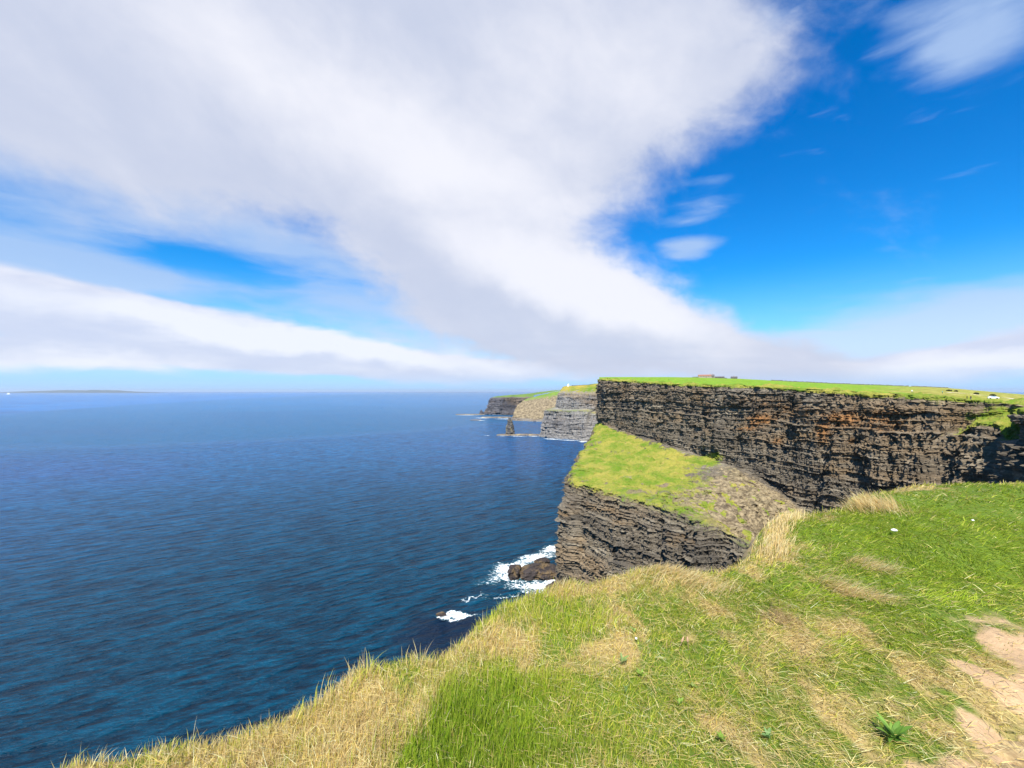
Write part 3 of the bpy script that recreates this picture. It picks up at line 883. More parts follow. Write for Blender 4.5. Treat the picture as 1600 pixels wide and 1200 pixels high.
def ring_rock(profile, seed, nseg=72, sub=8, sc=1.0, amp=1.0, sq=0.0):
    """closed rock from rings (z, cx, cy, rx, ry); layered relief; returns verts and faces"""
    prof = np.array(profile, float)
    n = (len(prof) - 1) * sub + 1
    t = np.linspace(0, len(prof) - 1, n)
    R = np.stack([np.interp(t, np.arange(len(prof)), prof[:, i]) for i in range(prof.shape[1])], 1)
    R = smooth1(R, 3, 0)
    a = np.linspace(0, 2 * np.pi, nseg, endpoint=False)
    ca, sa = np.cos(a), np.sin(a)
    if sq > 0:
        q = (np.abs(ca) ** (2 + sq * 6) + np.abs(sa) ** (2 + sq * 6)) ** (-1 / (2 + sq * 6))
        ca, sa = ca * q, sa * q
    x = R[:, 1:2] + R[:, 3:4] * ca; y = R[:, 2:3] + R[:, 4:5] * sa; z = np.repeat(R[:, 0:1], nseg, 1)
    per = np.mean(R[:, 3] + R[:, 4]) * np.pi
    # relief sampled on the circle in 3-D so it closes
    r0 = np.mean(R[:, 3:5])
    rel = fbm(np.cos(a)[None, :] * r0 / (3 * sc) + 0 * z, np.sin(a)[None, :] * r0 / (3 * sc) + 0 * z, z / (6 * sc), 4, 0.6) * 0.9 * sc
    rs = np.random.RandomState(seed)
    e = np.cumsum(rs.uniform(0.5 * sc, 1.9 * sc, 400)) - 5
    zz = z + 0.5 * sc * perlin(x / (5 * sc), y / (5 * sc), seed)
    li = np.searchsorted(e, zz)
    bi = np.floor(a[None, :] / (2 * np.pi) * np.maximum(3, np.round(per / (2.2 * sc))) + 7 * hash01(li, 3, seed))
    rel = rel + sc * (0.9 * (hash01(li, 1, seed) - 0.5) + 1.0 * (hash01(bi, li, seed) - 0.5))
    k = np.clip(np.minimum(R[:, 3:4], R[:, 4:5]) / (2.5 * sc), 0.05, 1) * amp
    x += ca * rel * k; y += sa * rel * k
    V = np.stack([x, y, z], 2).reshape(-1, 3)
    V = np.concatenate([V, [[R[-1, 1], R[-1, 2], R[-1, 0] + 0.1]]])
    fq = grid_faces(n, nseg, True)
    cap = np.array([[(n - 1) * nseg + i, (n - 1) * nseg + (i + 1) % nseg, len(V) - 1, len(V) - 1] for i in range(nseg)])
    return V, fq, cap


def rock_mesh(name, *a, **k):
    V, fq, cap = ring_rock(*a, **k)
    f = np.concatenate([np.stack([fq[:, 0], fq[:, 1], fq[:, 2]], 1), np.stack([fq[:, 0], fq[:, 2], fq[:, 3]], 1), cap[:, :3]])
    return mesh_np(name, V, f, False)


def sea_rock_mat(name, sc, a, b, c):
    m, k, out = new_mat(name)
    g = k.n('ShaderNodeNewGeometry'); pos = g.outputs['Position']
    n1 = k.noise(k.mapping(pos, scale=(0.2 / sc, 0.2 / sc, 1.2 / sc)), 1.0, 6, 0.7)
    n2 = k.noise(pos, 0.9 / sc, 6, 0.7)
    n3 = k.noise(pos, 0.16 / sc, 4, 0.6)
    t = k.m('ADD', k.m('MULTIPLY', n1, 0.5), k.m('MULTIPLY', n2, 0.5))
    col = k.mix(k.step(t, 0.38, 0.66), a, b)
    col = k.mix(k.step(k.m('ADD', n3, k.m('MULTIPLY', n2, 0.25)), 0.60, 0.76, 0, 0.8), col, c)
    principled(k, out, col, 0.75, 0.3, bump(k, t, 0.8, 0.6 * sc))
    return m


def build_sea_rocks():
    # rock stack off the second headland
    d = 1167.0
    bx = (797 - 800) / F * d
    prof = [(-3, 0, 0, 12.5, 11), (4, 0, 0, 11.5, 10), (14, 0, 0, 11.6, 10), (22, -0.3, 0, 11.0, 9.5), (26, 0, 0, 9.6, 8), (30, 0.4, 0, 7.2, 6.5), (36, 0.3, 0, 6.0, 5.5), (42, -0.6, 0, 4.4, 4), (45, -1.0, 0, 3.0, 3), (47.5, -1.4, 0, 1.0, 1)]
    me = rock_mesh('sea_stack', prof, 5, sc=2.0, amp=0.9, sub=9)
    mat = sea_rock_mat('stack_rock', 2.0, (0.035, 0.035, 0.04), (0.13, 0.12, 0.105), (0.26, 0.21, 0.10))
    o = link('sea_stack', me, mat, loc=(bx, d, 0))
    tag(o, 'tall craggy rock stack rising from a flat reef off the pale cliff', 'sea stack')
    # small pointed rock at the far headland
    me = rock_mesh('sea_stack', [(-3, 0, 0, 13, 11), (6, 0, 0, 11, 10), (14, -1, 0, 7, 6), (20, -1.5, 0, 3.5, 3), (25, -2, 0, 0.6, 0.6)], 11, sc=2.0)
    o = link('sea_stack', me, sea_rock_mat('dark_stack_rock', 2.0, (0.03, 0.03, 0.04), (0.07, 0.07, 0.08), (0.10, 0.09, 0.08)), loc=(Q(752.5, 2200, 0)))
    tag(o, 'small dark pointed rock at the foot of the farthest headland', 'sea stack')
    # flat reefs
    rm = sea_rock_mat('reef_rock', 2.0, (0.07, 0.055, 0.045), (0.24, 0.19, 0.13), (0.34, 0.27, 0.15))

    def reef(px0, px1, py, w, h, label, seed):
        dd = EYE * F / (py - HY)
        x0 = (px0 - 800) / F * dd; x1 = (px1 - 800) / F * dd
        L = (x1 - x0) / 2
        me = rock_mesh('reef', [(-2, 0, 0, L * 1.03, w * 1.1), (h * 0.5, 0, 0, L, w), (h, 0, 0, L * 0.96, w * 0.8), (h * 1.15, 0, 0, L * 0.6, w * 0.4)], seed, nseg=160, sc=2.0, amp=1.0, sub=4)
        o = link('reef', me, rm, loc=((x0 + x1) / 2, dd, 0))
        tag(o, label, 'reef')
    reef(777, 846, 680.2, 9, 3.2, 'long flat rock reef reaching from the pale cliff past the stack', 3)
    reef(712, 757, 648, 16, 3.0, 'low reef trailing seaward from the pointed rock', 4)
    reef(752, 800, 652.5, 22, 3.5, 'low reef strewn with surf below the dark headland', 5)
    reef(735, 752, 656.6, 9, 2.2, 'short bare reef lying apart in open water', 6)
    # wave-washed rocks at the foot of the near headland
    nm = sea_rock_mat('wet_rock', 1.0, (0.014, 0.012, 0.013), (0.058, 0.043, 0.038), (0.14, 0.095, 0.045))

    def rock(name, px, py, prof, seed, label, sq=0.35, cat='rock', sc=1.0):
        dd = EYE * F / (py - HY)
        me = rock_mesh(name, prof, seed, nseg=128, sc=sc, amp=1.5, sub=9, sq=sq)
        o = link(name, me, nm, loc=((px - 800) / F * dd, dd, 0))
        tag(o, label, cat)
    rock('rock', 843, 900, [(-2, 0, 0, 12.5, 6.5), (1.5, 0, 0, 12, 6.2), (4, 0.3, 0, 11.4, 5.8), (5.2, 0.8, 0.1, 10.6, 5.2), (5.9, 2, 0.6, 8.2, 3.8), (6.8, 3, 1.0, 6.4, 2.6), (7.3, 4, 1.2, 3.0, 1.2)], 12, 'broad brown slab of layered rock at the foot of the near headland', 0.5)
    rock('rock', 803, 903, [(-2, 0, 0, 3.6, 4.6), (3, 0, 0, 3.3, 4.2), (5.5, 0.2, 0, 3.0, 3.8), (7.2, 0.2, 0.4, 2.2, 3.0), (7.8, 0, 0.5, 1.0, 1.4)], 13, 'squarish wave-washed block at the seaward tip of the brown slab', 0.6)
    rock('rock', 847, 880, [(-2, 0, 0, 5.5, 3), (1.5, 0, 0, 4.8, 2.4), (3.2, 0.4, 0, 3.2, 1.6), (3.8, 0.8, 0, 1.2, 0.6)], 14, 'small black boulder in the surf behind the brown slab', 0.2)
    rock('rock', 866, 921, [(-2, 0, 0, 5, 3.5), (2, 0, 0, 4.4, 3), (4.0, 0.4, 0, 2.6, 1.9), (4.7, 0.4, 0, 1.0, 0.8)], 15, 'grey boulder at the cliff foot just above the grass edge', 0.2)
    rock('rock', 690, 961, [(-2, 0, 0, 2.8, 1.6), (0.6, 0, 0, 2.3, 1.3), (1.4, 0.2, 0, 1.4, 0.8), (1.8, 0.2, 0, 0.5, 0.4)], 16, 'lone dark rock awash under a breaking white wave', 0.1, sc=0.6)
    # the low island on the horizon
    n = 160
    xs = np.linspace(0, 1, n)
    prof = np.array([poly(xs, [(0, 0.0), (0.05, 0.35), (0.2, 0.62), (0.38, 0.95), (0.5, 0.82), (0.62, 1.0), (0.74, 0.8), (0.85, 0.42), (0.95, 0.25), (1, 0)])])[0]
    prof = prof * (1 + 0.10 * fbm(xs * 9, xs * 0, 2.2, 4))
    dd = 30000.0
    X0 = (20 - 800) / F * dd; X1 = (236 - 800) / F * dd
    nr = 24
    V = np.zeros((nr, n, 3))
    for i, f in enumerate(np.linspace(0, 1, nr)):
        V[i, :, 0] = X0 + (X1 - X0) * xs
        V[i, :, 1] = dd + (f - 0.5) * 3600
        V[i, :, 2] = -3 + 195 * prof * np.sin(np.pi * f) ** 0.8 * (1 + 0.12 * fbm(xs * 22, xs * 0 + f * 6, 1.1, 3))
    im = plain('island_heath', (0.07, 0.085, 0.075), 0.95, 0.1, 0.4, 0.0012)
    o = link('island', mesh_np('island', V.reshape(-1, 3), grid_faces(nr, n)), im)
    tag(o, 'long low island lying hazy on the horizon', 'island', kind='structure')


build_sea_rocks()
# ------------------------------------------------------------------ the near headland: turf, path and grass
HG = 1.62                                   # eye height above the turf


def gp(px, py):
    d = HG * F / (py - HY)
    return ((px - 800.0) / F * d, d)


EDGE_PX = [(90, 1200), (330, 1166), (480, 1102), (570, 1050), (640, 1036), (705, 1034), (742, 1004), (790, 962), (832, 938), (900, 920), (952, 908), (1035, 893), (1110, 890), (1190, 874), (1203, 850),
           (1207, 832), (1245, 806), (1300, 806), (1335, 803), (1345, 792), (1400, 780), (1450, 770), (1520, 763), (1600, 756)]
EDGE = [(-300.0, -140.0), (-80.0, -45.0), (-25.0, -14.0), (-8.0, -3.2), (-3.4, 0.7)] + [gp(*p) for p in EDGE_PX] + [(14, 9.0), (34, 14), (62, 25), (95, 40), (160, 66), (2200, 960)]
EDGE = np.array(EDGE, float)


def edge_sd(x, y):
    """signed distance to the cliff edge, positive on the turf (behind or right of the line)"""
    x = np.asarray(x, float); y = np.asarray(y, float)
    best = np.full(x.shape, 1e18)
    for i in range(len(EDGE) - 1):
        a = EDGE[i]; b = EDGE[i + 1]
        ex, ey = b - a
        t = np.clip(((x - a[0]) * ex + (y - a[1]) * ey) / (ex * ex + ey * ey), 0, 1)
        dx = x - a[0] - t * ex; dy = y - a[1] - t * ey
        best = np.minimum(best, dx * dx + dy * dy)
    poly_ = np.concatenate([EDGE, [(2200, -3000), (-300, -3000)]])
    inside = np.zeros(x.shape, bool)
    for i in range(len(poly_)):
        x0, y0 = poly_[i]; x1, y1 = poly_[(i + 1) % len(poly_)]
        if y0 == y1:
            continue
        c = ((y0 > y) != (y1 > y)) & (x < (x1 - x0) * (y - y0) / (y1 - y0) + x0)
        inside ^= c
    return np.where(inside, 1, -1) * np.sqrt(best)


def gauss_px(x, y, px, py, rx, ry):
    """soft patch on the turf under a photograph position; radii in metres across and along the view"""
    cx, cy = gp(px, py)
    return np.exp(-((x - cx) / rx) ** 2 - ((y - cy) / ry) ** 2)


PATH_C = np.array([(0.2, -4.0), (0.7, -1.2), (1.56, 0.28), (2.49, 1.07), (3.54, 1.76), (4.92, 2.4), (7.2, 3.3), (12, 5.0), (25, 8.0)])


def path_dist(x, y):
    best = np.full(np.shape(x), 1e9)
    for i in range(len(PATH_C) - 1):
        a = PATH_C[i]; e = PATH_C[i + 1] - a
        t = np.clip(((x - a[0]) * e[0] + (y - a[1]) * e[1]) / (e @ e), 0, 1)
        best = np.minimum(best, np.hypot(x - a[0] - t * e[0], y - a[1] - t * e[1]))
    return best


def turf_tone(x, y):
    """straw, bare soil, lushness at ground points"""
    sd = edge_sd(x, y)
    n1 = fbm(x / 0.9, y / 1.6, 0.3, 4, 0.55)
    n2 = fbm(x / 0.28, y / 0.55, 5.3, 4, 0.6)
    n3 = fbm(x / 0.11, y / 0.24, 8.8, 3, 0.6)
    straw = 0.35 + 0.08 * sstep(x, 0.0, 1.0) * sstep(y, 3.6, 2.4) + 0.32 * n1 + 0.34 * n2 + 0.30 * n3 + 0.16 * np.exp(-np.maximum(sd, 0) / 0.22)
    lush = 0.30 + 0.35 * fbm(x / 1.3, y / 2.0, 9.1, 3)
    for px, py, rx, ry, w in ((560, 1120, .34, .20, .30), (420, 1175, .5, .14, .22), (560, 1060, .25, .14, .25), (640, 1085, .25, .14, .18), (790, 990, .22, .25, .40), (930, 1020, .25, .16, .55), (950, 1060, .3, .12, .3), (1080, 925, .7, .35, .40),
                              (1230, 850, .35, .4, .45), (1360, 795, .6, .3, .4), (1300, 910, .5, .18, .25), (1200, 1000, .5, .2, .25), (1300, 980, .4, .12, .30),
                              (1130, 1120, .35, .12, .25), (1430, 780, 1.0, .3, .3)):
        straw = straw + w * gauss_px(x, y, px, py, rx, ry)
    for px, py, rx, ry, w in ((740, 1130, .30, .30, .9), (660, 1180, .25, .15, .6), (800, 1090, .4, .2, .5), (860, 1180, .5, .14, .4), (860, 960, .3, .35, .45), (1000, 960, .5, .3, .3), (1260, 915, .9, .35, .8), (1330, 860, 1.0, .5, .6), (1450, 850, 1.6, .8, .8),
                              (1420, 930, .8, .4, .7), (1560, 800, 2.5, 1.2, .7), (1560, 890, .8, .4, .8), (1460, 990, .45, .25, .5), (1350, 1010, .35, .2, .3)):
        g = gauss_px(x, y, px, py, rx, ry)
        lush = lush + w * g
        straw = straw - 0.5 * w * g
    bare = 0.22 * fbm(x / 0.30, y / 0.75, 2.7, 4, 0.6) + 0.20 * sstep(x, 0.8, 2.6) * sstep(y, 4.0, 2.2) - 0.16
    for px, py, rx, ry, w in ((1530, 960, .5, .16, .45), (1590, 1000, .3, .2, .5), (1500, 1050, .25, .15, .35), (1130, 1075, .2, .08, .35), (1350, 1080, .2, .08, .3), (1060, 1010, .15, .06, .3), (1260, 1170, .3, .05, .4), (1180, 1190, .3, .05, .35),
                              (1440, 1120, .14, .1, .3), (1330, 1150, .14, .06, .3), (1580, 940, .4, .1, .3)):
        bare = bare + w * gauss_px(x, y, px, py, rx, ry)
    pd = path_dist(x, y)
    bare = bare + 1.0 * (1 - sstep(pd + 0.22 * n2 + 0.12 * n1, 0.74, 1.19))
    bare = bare * sstep(sd, 0.1, 0.5)
    return np.clip(straw, 0, 1), np.clip(bare, 0, 1), np.clip(lush, 0, 1.3), sd, pd


def ground_z(x, y, sd=None):
    x = np.asarray(x, float); y = np.asarray(y, float)
    if sd is None:
        sd = edge_sd(x, y)
    n = fbm(x / 0.6, y / 0.6, 1.5, 3)
    s = sd + 0.05 * n + 0.05 * perlin(x / 0.22, y / 0.22, 8.8) * (np.hypot(x, y) < 20)
    r = np.hypot(x, y)
    z = -HG + 0.045 * fbm(x / 1.7, y / 1.7, 4.4, 3) + 0.040 * fbm(x / 0.42, y / 0.5, 6.1, 3)
    z = z - 0.0035 * np.minimum(np.maximum(r - 6, 0), 400) - 0.03 * np.exp(-np.maximum(sd, 0) / 0.3)
    z = z + 0.10 * gauss_px(x, y, 1040, 905, .35, .2) + 0.12 * gauss_px(x, y, 1240, 830, .4, .4) - 0.08 * gauss_px(x, y, 1330, 915, .5, .2) + 0.08 * gauss_px(x, y, 1370, 800, .5, .3)
    z = z + 0.30 * gauss_px(x, y, 1600, 800, 2.2, 1.2) - 0.16 * gauss_px(x, y, 1590, 885, .6, .3)
    z = z - 0.05 * (1 - sstep(path_dist(x, y), 0.5, 1.1))
    out = np.maximum(-s, 0)
    drop = np.where(out < 0.25, out * out * 3.0, 0.1875 + (out - 0.25) * 5.0)
    far = np.maximum(r - 25, 0)
    return EYE + np.maximum(z - np.minimum(drop, 119.5), -119.5)


def grow(a, b, first, n):
    """coordinates from a to b with steps growing from first"""
    t = np.linspace(0, 1, n)
    L = abs(b - a)
    p = 1.0
    for _ in range(60):
        p = math.log(first / L) / math.log(1.0 / (n - 1))
    return a + (b - a) * t ** p


def build_ground():
    fx = np.arange(-4.0, 13.0, 0.05); fy = np.arange(-0.6, 10.5, 0.05)
    gx = np.concatenate([grow(-4.0, -320, 0.06, 70)[:0:-1], fx, grow(fx[-1], 2100, 0.06, 90)[1:]])
    gy = np.concatenate([grow(-0.6, -900, 0.06, 70)[:0:-1], fy, grow(fy[-1], 900, 0.06, 90)[1:]])
    x, y = np.meshgrid(gx, gy)
    straw, bare, lush, sd, pd = turf_tone(x, y)
    z = ground_z(x, y, sd)
    keep = (sd > -60)
    V = np.stack([x, y, z], 2)
    T = np.stack([np.where(sd < -0.15, 0.4, straw), np.where(sd < -0.15, 0.55, bare), lush], 2)
    fc = grid_faces(*x.shape)
    kf = keep.reshape(-1)[fc].all(1)
    fc = fc[kf]
    used = np.unique(fc)
    remap = np.full(x.size, -1); remap[used] = np.arange(len(used))
    me = mesh_np('ground', V.reshape(-1, 3)[used], remap[fc], True, {'tone': T.reshape(-1, 3)[used]})
    tag(link('ground', me, turf_mat('turf')), kind='structure')
    # the trodden path: a sheet just above the turf
    n = 900
    t = np.linspace(0, len(PATH_C) - 1, n)
    c = np.stack([np.interp(t, np.arange(len(PATH_C)), PATH_C[:, i]) for i in (0, 1)], 1)
    c = smooth1(c, 87, 0)
    d = np.gradient(c, axis=0); d /= np.linalg.norm(d, axis=1)[:, None]
    nrm = np.stack([-d[:, 1], d[:, 0]], 1)
    m_ = 33
    w = np.linspace(-1, 1, m_)
    hw = 0.80 + 0.17 * fbm(t * 2.4, t * 0, 3.3, 5, 0.65)
    hw2 = 0.80 + 0.17 * fbm(t * 2.4, t * 0 + 4.4, 9.3, 5, 0.65)
    off = np.where(w[None, :] < 0, w[None, :] * hw[:, None], w[None, :] * hw2[:, None])
    px_ = c[:, None, 0] + nrm[:, None, 0] * off; py_ = c[:, None, 1] + nrm[:, None, 1] * off
    pz = ground_z(px_, py_) + 0.018 - 0.05 * (np.abs(w)[None, :] > 0.97)
    me = mesh_np('path', np.stack([px_, py_, pz], 2).reshape(-1, 3), grid_faces(n, m_)[:, ::-1], True)
    m, k, out = new_mat('trodden_earth')
    pos = k.n('ShaderNodeNewGeometry').outputs['Position']
    n1 = k.noise(pos, 5, 6, 0.65); n2 = k.noise(pos, 60, 5, 0.7); n3 = k.noise(k.mapping(pos, rot=(0, 0, 0.5), scale=(18, 3.5, 4)), 1.0, 5, 0.65)
    t1 = k.m('ADD', k.m('MULTIPLY', n1, 0.4), k.m('ADD', k.m('MULTIPLY', n2, 0.3), k.m('MULTIPLY', n3, 0.35)))
    colr = k.mix(k.step(t1, 0.36, 0.68), (0.24, 0.155, 0.07, 1), (0.54, 0.41, 0.215, 1))
    principled(k, out, colr, 0.95, 0.1, bump(k, t1, 0.7, 0.03))
    tag(link('path', me, m), kind='structure')


build_ground()

GREENS = np.array([(0.26, 0.40, 0.018), (0.36, 0.50, 0.025), (0.46, 0.56, 0.045), (0.16, 0.28, 0.014)])
OLIVES = np.array([(0.50, 0.53, 0.06), (0.60, 0.55, 0.10), (0.38, 0.41, 0.04)])
STRAWS = np.array([(0.70, 0.57, 0.23), (0.78, 0.67, 0.38), (0.62, 0.47, 0.17), (0.68, 0.51, 0.13), (0.52, 0.36, 0.18)])


def blades(root, h, w, az, th0, th1, col, face, seg=3):
    """ribbon blades bending from th0 at the root by th1 towards azimuth az; returns verts, tris, colours"""
    n = len(root)
    dirx = np.sin(az); diry = np.cos(az)
    P_ = [root]
    for i in range(seg):
        th = th0 + th1 * (i + 0.5) / seg
        st = h / seg
        q = P_[-1].copy()
        q[:, 0] += np.sin(th) * dirx * st; q[:, 1] += np.sin(th) * diry * st; q[:, 2] += np.cos(th) * st
        P_.append(q)
    sx = np.cos(face)[:, None] * np.ones(3); side = np.stack([np.cos(face), np.sin(face), np.zeros(n)], 1)
    ws = [1.0, 0.85, 0.6][:seg] if seg == 3 else list(np.linspace(1, 0.5, seg))
    V = []
    for i in range(seg):
        V += [P_[i] - side * (w * ws[i] * 0.5)[:, None], P_[i] + side * (w * ws[i] * 0.5)[:, None]]
    V.append(P_[seg])
    V = np.stack(V, 1)                                    # n, 2seg+1, 3
    nv = 2 * seg + 1
    tri = []
    for i in range(seg - 1):
        a = 2 * i
        tri += [(a, a + 1, a + 3), (a, a + 3, a + 2)]
    tri.append((2 * seg - 2, 2 * seg - 1, 2 * seg))
    tri = np.array(tri)
    Fc = (np.arange(n)[:, None, None] * nv + tri[None]).reshape(-1, 3)
    C = np.repeat(col[:, None, :], nv, 1).reshape(-1, 3)
    return V.reshape(-1, 3), Fc, C


def merge(parts):
    V = []; Fc = []; C = []; o = 0
    for v, f, c in parts:
        V.append(v); Fc.append(f + o); C.append(c); o += len(v)
    return np.concatenate(V), np.concatenate(Fc), np.concatenate(C)


def pick(rs, pal, n):
    i = rs.randint(0, len(pal), n); j = rs.randint(0, len(pal), n); f = rs.rand(n)[:, None]
    return (pal[i] * f + pal[j] * (1 - f)) * rs.uniform(0.65, 1.25, n)[:, None]


def build_grass():
    rs = np.random.RandomState(11)
    parts = []
    GB = blade_mat('grass_blades')
    for r0, r1, dens, wid in ((1.0, 2.6, 13000, 0.0030), (2.6, 4.2, 8500, 0.0040), (4.2, 7.5, 3900, 0.0060), (7.5, 16, 900, 0.011), (16, 34, 120, 0.022)):
        a0, a1 = math.radians(-72), math.radians(78)
        n = int(dens * (a1 - a0) / 2 * (r1 * r1 - r0 * r0))
        r = np.sqrt(rs.uniform(r0 * r0, r1 * r1, n)); a = rs.uniform(a0, a1, n)
        x = r * np.sin(a); y = r * np.cos(a)
        straw, bare, lush, sd, pd = turf_tone(x, y)
        p = np.clip(1.15 - 1.05 * sstep(bare, 0.18, 0.62), 0.0, 1) * (0.05 + 0.95 * sstep(pd + 0.30 * fbm(x / 0.15, y / 0.4, 3.0, 3), 0.60, 1.06)) * np.clip(0.45 + 0.7 * lush + 0.3 * straw, 0, 1)
        ok = (sd > -0.16) & (rs.rand(n) < p)
        x, y, straw, bare, lush, sd = [q[ok] for q in (x, y, straw, bare, lush, sd)]
        n = len(x)
        z = ground_z(x, y, sd) - 0.004
        near = np.exp(-np.maximum(sd, 0) / 0.18)
        tuft = fbm(x / 0.16, y / 0.22, 3.7, 3, 0.6) * (1 + 0.9 * sstep(lush, 0.5, 1.0)) + 0.7 * fbm(x / 0.5, y / 0.4, 6.6, 2)
        h = (0.036 + 0.044 * np.clip(lush, 0, 1.2) + 0.016 * near + 0.020 * tuft) * rs.uniform(0.45, 1.35, n)
        h *= np.clip(1 - 0.55 * sstep(bare, 0.1, 0.5), 0.3, 1)
        comb = sstep(x, -0.3, 2.2) * (1 - 0.5 * near)
        flow = 0.8 * fbm(x / 0.7, y / 0.9, 7.7, 3) + 0.6 * perlin(x / 0.2, y / 0.25, 1.9)
        az = np.pi * 0.93 + flow * 1.3 + rs.normal(0, 0.55 + 0.7 * (1 - comb), n)
        th0 = 0.10 + 0.62 * comb + rs.normal(0, 0.22, n)
        th1 = 0.25 + 0.65 * comb + rs.normal(0, 0.35, n) + 0.3 * near
        dry = np.clip(straw + rs.normal(0, 0.27, n), 0, 1)
        cg = pick(rs, GREENS, n); co = pick(rs, OLIVES, n); cs = pick(rs, STRAWS, n)
        lk = np.clip(lush - 0.2, 0, 1)[:, None]
        mixg = np.clip(0.15 + 0.6 * lk + rs.normal(0, 0.25, n)[:, None], 0, 1)
        green = cg * mixg + co * (1 - mixg)
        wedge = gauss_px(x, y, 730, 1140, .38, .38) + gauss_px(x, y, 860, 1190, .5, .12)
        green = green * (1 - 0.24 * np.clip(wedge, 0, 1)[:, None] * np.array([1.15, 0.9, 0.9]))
        f = sstep(dry, 0.36, 0.60)[:, None]
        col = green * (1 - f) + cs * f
        hf = np.where(rs.rand(n) < 0.5, az + np.pi / 2, rs.uniform(0, np.pi, n))
        face = np.where(rs.rand(n) < 0.65, rs.normal(0, 0.6, n), hf)
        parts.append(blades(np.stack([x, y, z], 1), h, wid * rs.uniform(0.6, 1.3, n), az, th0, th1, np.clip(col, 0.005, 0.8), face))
    for r0, r1, dens, wid in ((1.0, 2.8, 4200, 0.0028), (2.8, 5.0, 2200, 0.0042), (5.0, 8.5, 700, 0.007)):
        a0, a1 = math.radians(-66), math.radians(72)
        n = int(dens * (a1 - a0) / 2 * (r1 * r1 - r0 * r0))
        r = np.sqrt(rs.uniform(r0 * r0, r1 * r1, n)); a = rs.uniform(a0, a1, n)
        x = r * np.sin(a); y = r * np.cos(a)
        straw, bare, lush, sd, pd = turf_tone(x, y)
        ok = (sd > -0.05) & (rs.rand(n) < np.clip(0.95 - 0.55 * lush + 0.4 * straw - 0.5 * sstep(bare, 0.5, 0.9), 0.12, 1)) & (pd + 0.15 * perlin(x / 0.2, y / 0.3, 2.0) > 0.78)
        x, y, straw, sd = [q[ok] for q in (x, y, straw, sd)]
        n = len(x)
        z = ground_z(x, y, sd) + 0.004 + 0.030 * rs.rand(n)
        col = np.clip(pick(rs, STRAWS, n) * 1.15, 0.01, 0.85)
        az = rs.uniform(0, 2 * np.pi, n) * 0.45 + np.pi * 0.72 + rs.normal(0, 0.7, n)
        parts.append(blades(np.stack([x, y, z], 1), rs.uniform(0.03, 0.10, n), wid * rs.uniform(0.6, 1.2, n), az, rs.normal(1.15, 0.2, n), rs.normal(0.35, 0.3, n), col, az + rs.normal(0, 0.5, n)))
    # taller seeding stalks along the very edge
    seglen = []
    pts = []
    for i in range(4, len(EDGE) - 7):
        a, b = EDGE[i], EDGE[i + 1]
        L = np.hypot(*(b - a))
        m_ = int(L * 95 / max(1.0, 0.45 * np.hypot(*a)))
        t = rs.rand(m_)
        pts.append(a[None] * (1 - t)[:, None] + b[None] * t[:, None])
    pts = np.concatenate(pts)
    pts = np.repeat(pts, 3, 0) + rs.normal(0, 0.035, (len(pts) * 3, 2))
    n = len(pts)
    r = np.hypot(pts[:, 0], pts[:, 1])
    cl = np.clip(0.55 + 0.9 * perlin(pts[:, 0] / 0.16, pts[:, 1] / 0.16, 4.2), 0.15, 1.4)
    lowx = np.where(pts[:, 0] < 0.2, 0.95, 0.6)
    h = rs.uniform(0.06, 0.20, n) * cl * lowx
    az = rs.normal(1.2, 1.1, n)
    cs = pick(rs, STRAWS, n); co = pick(rs, OLIVES, n); f = (rs.rand(n) < 0.6)[:, None]
    parts.append(blades(np.stack([pts[:, 0], pts[:, 1], ground_z(pts[:, 0], pts[:, 1]) - 0.01], 1), h, (0.0015 + 0.0011 * r) * rs.uniform(0.6, 1.1, n), az, rs.normal(0.1, 0.2, n), rs.normal(0.5, 0.5, n), np.where(f, cs, co), rs.normal(0, 0.5, n), seg=4))
    V, Fc, C = merge(parts)
    tag(link('grass', mesh_np('grass', V, Fc, False, {'col': C}), GB), kind='stuff')
    return GB


GB = build_grass()
# ------------------------------------------------------------------ things on the plateau and in the turf
def plat_z(px, r):
    """plateau height along photograph column px at range r"""
    A, re, Rm, Z = PLAT
    i = int(np.clip(np.searchsorted(A, math.atan((px - 800) / F)), 0, len(A) - 1))
    return float(np.interp(r, Rm[i], Z[i]))


def plat_pt(px, r):
    a = math.atan((px - 800) / F)
    return Vector((r * math.sin(a), r * math.cos(a), plat_z(px, r)))


def plat_hit(px, py):
    """range at which the plateau is seen at a photograph position"""
    A, re, Rm, Z = PLAT
    a = math.atan((px - 800) / F)
    i = int(np.clip(np.searchsorted(A, a), 0, len(A) - 1))
    yy = HY - (Z[i] - EYE) / (Rm[i] * math.cos(a)) * F
    k = np.argmax(yy <= py)
    return float(Rm[i][k])


def box(bm, x0, x1, y0, y1, z0, z1, taper=0.0):
    v = [bm.verts.new(p) for p in ((x0, y0, z0), (x1, y0, z0), (x1, y1, z0), (x0, y1, z0))]
    t = taper
    u = [bm.verts.new(p) for p in ((x0 + t, y0 + t, z1), (x1 - t, y0 + t, z1), (x1 - t, y1 - t, z1), (x0 + t, y1 - t, z1))]
    bm.faces.new(v[::-1]); bm.faces.new(u)
    for i in range(4):
        bm.faces.new((v[i], v[(i + 1) % 4], u[(i + 1) % 4], u[i]))


def prism(bm, prof, y0, y1):
    """closed profile in x, z drawn out along y"""
    a = [bm.verts.new((x, y0, z)) for x, z in prof]; b = [bm.verts.new((x, y1, z)) for x, z in prof]
    bm.faces.new(a); bm.faces.new(b[::-1])
    n = len(prof)
    for i in range(n):
        bm.faces.new((a[(i + 1) % n], a[i], b[i], b[(i + 1) % n]))


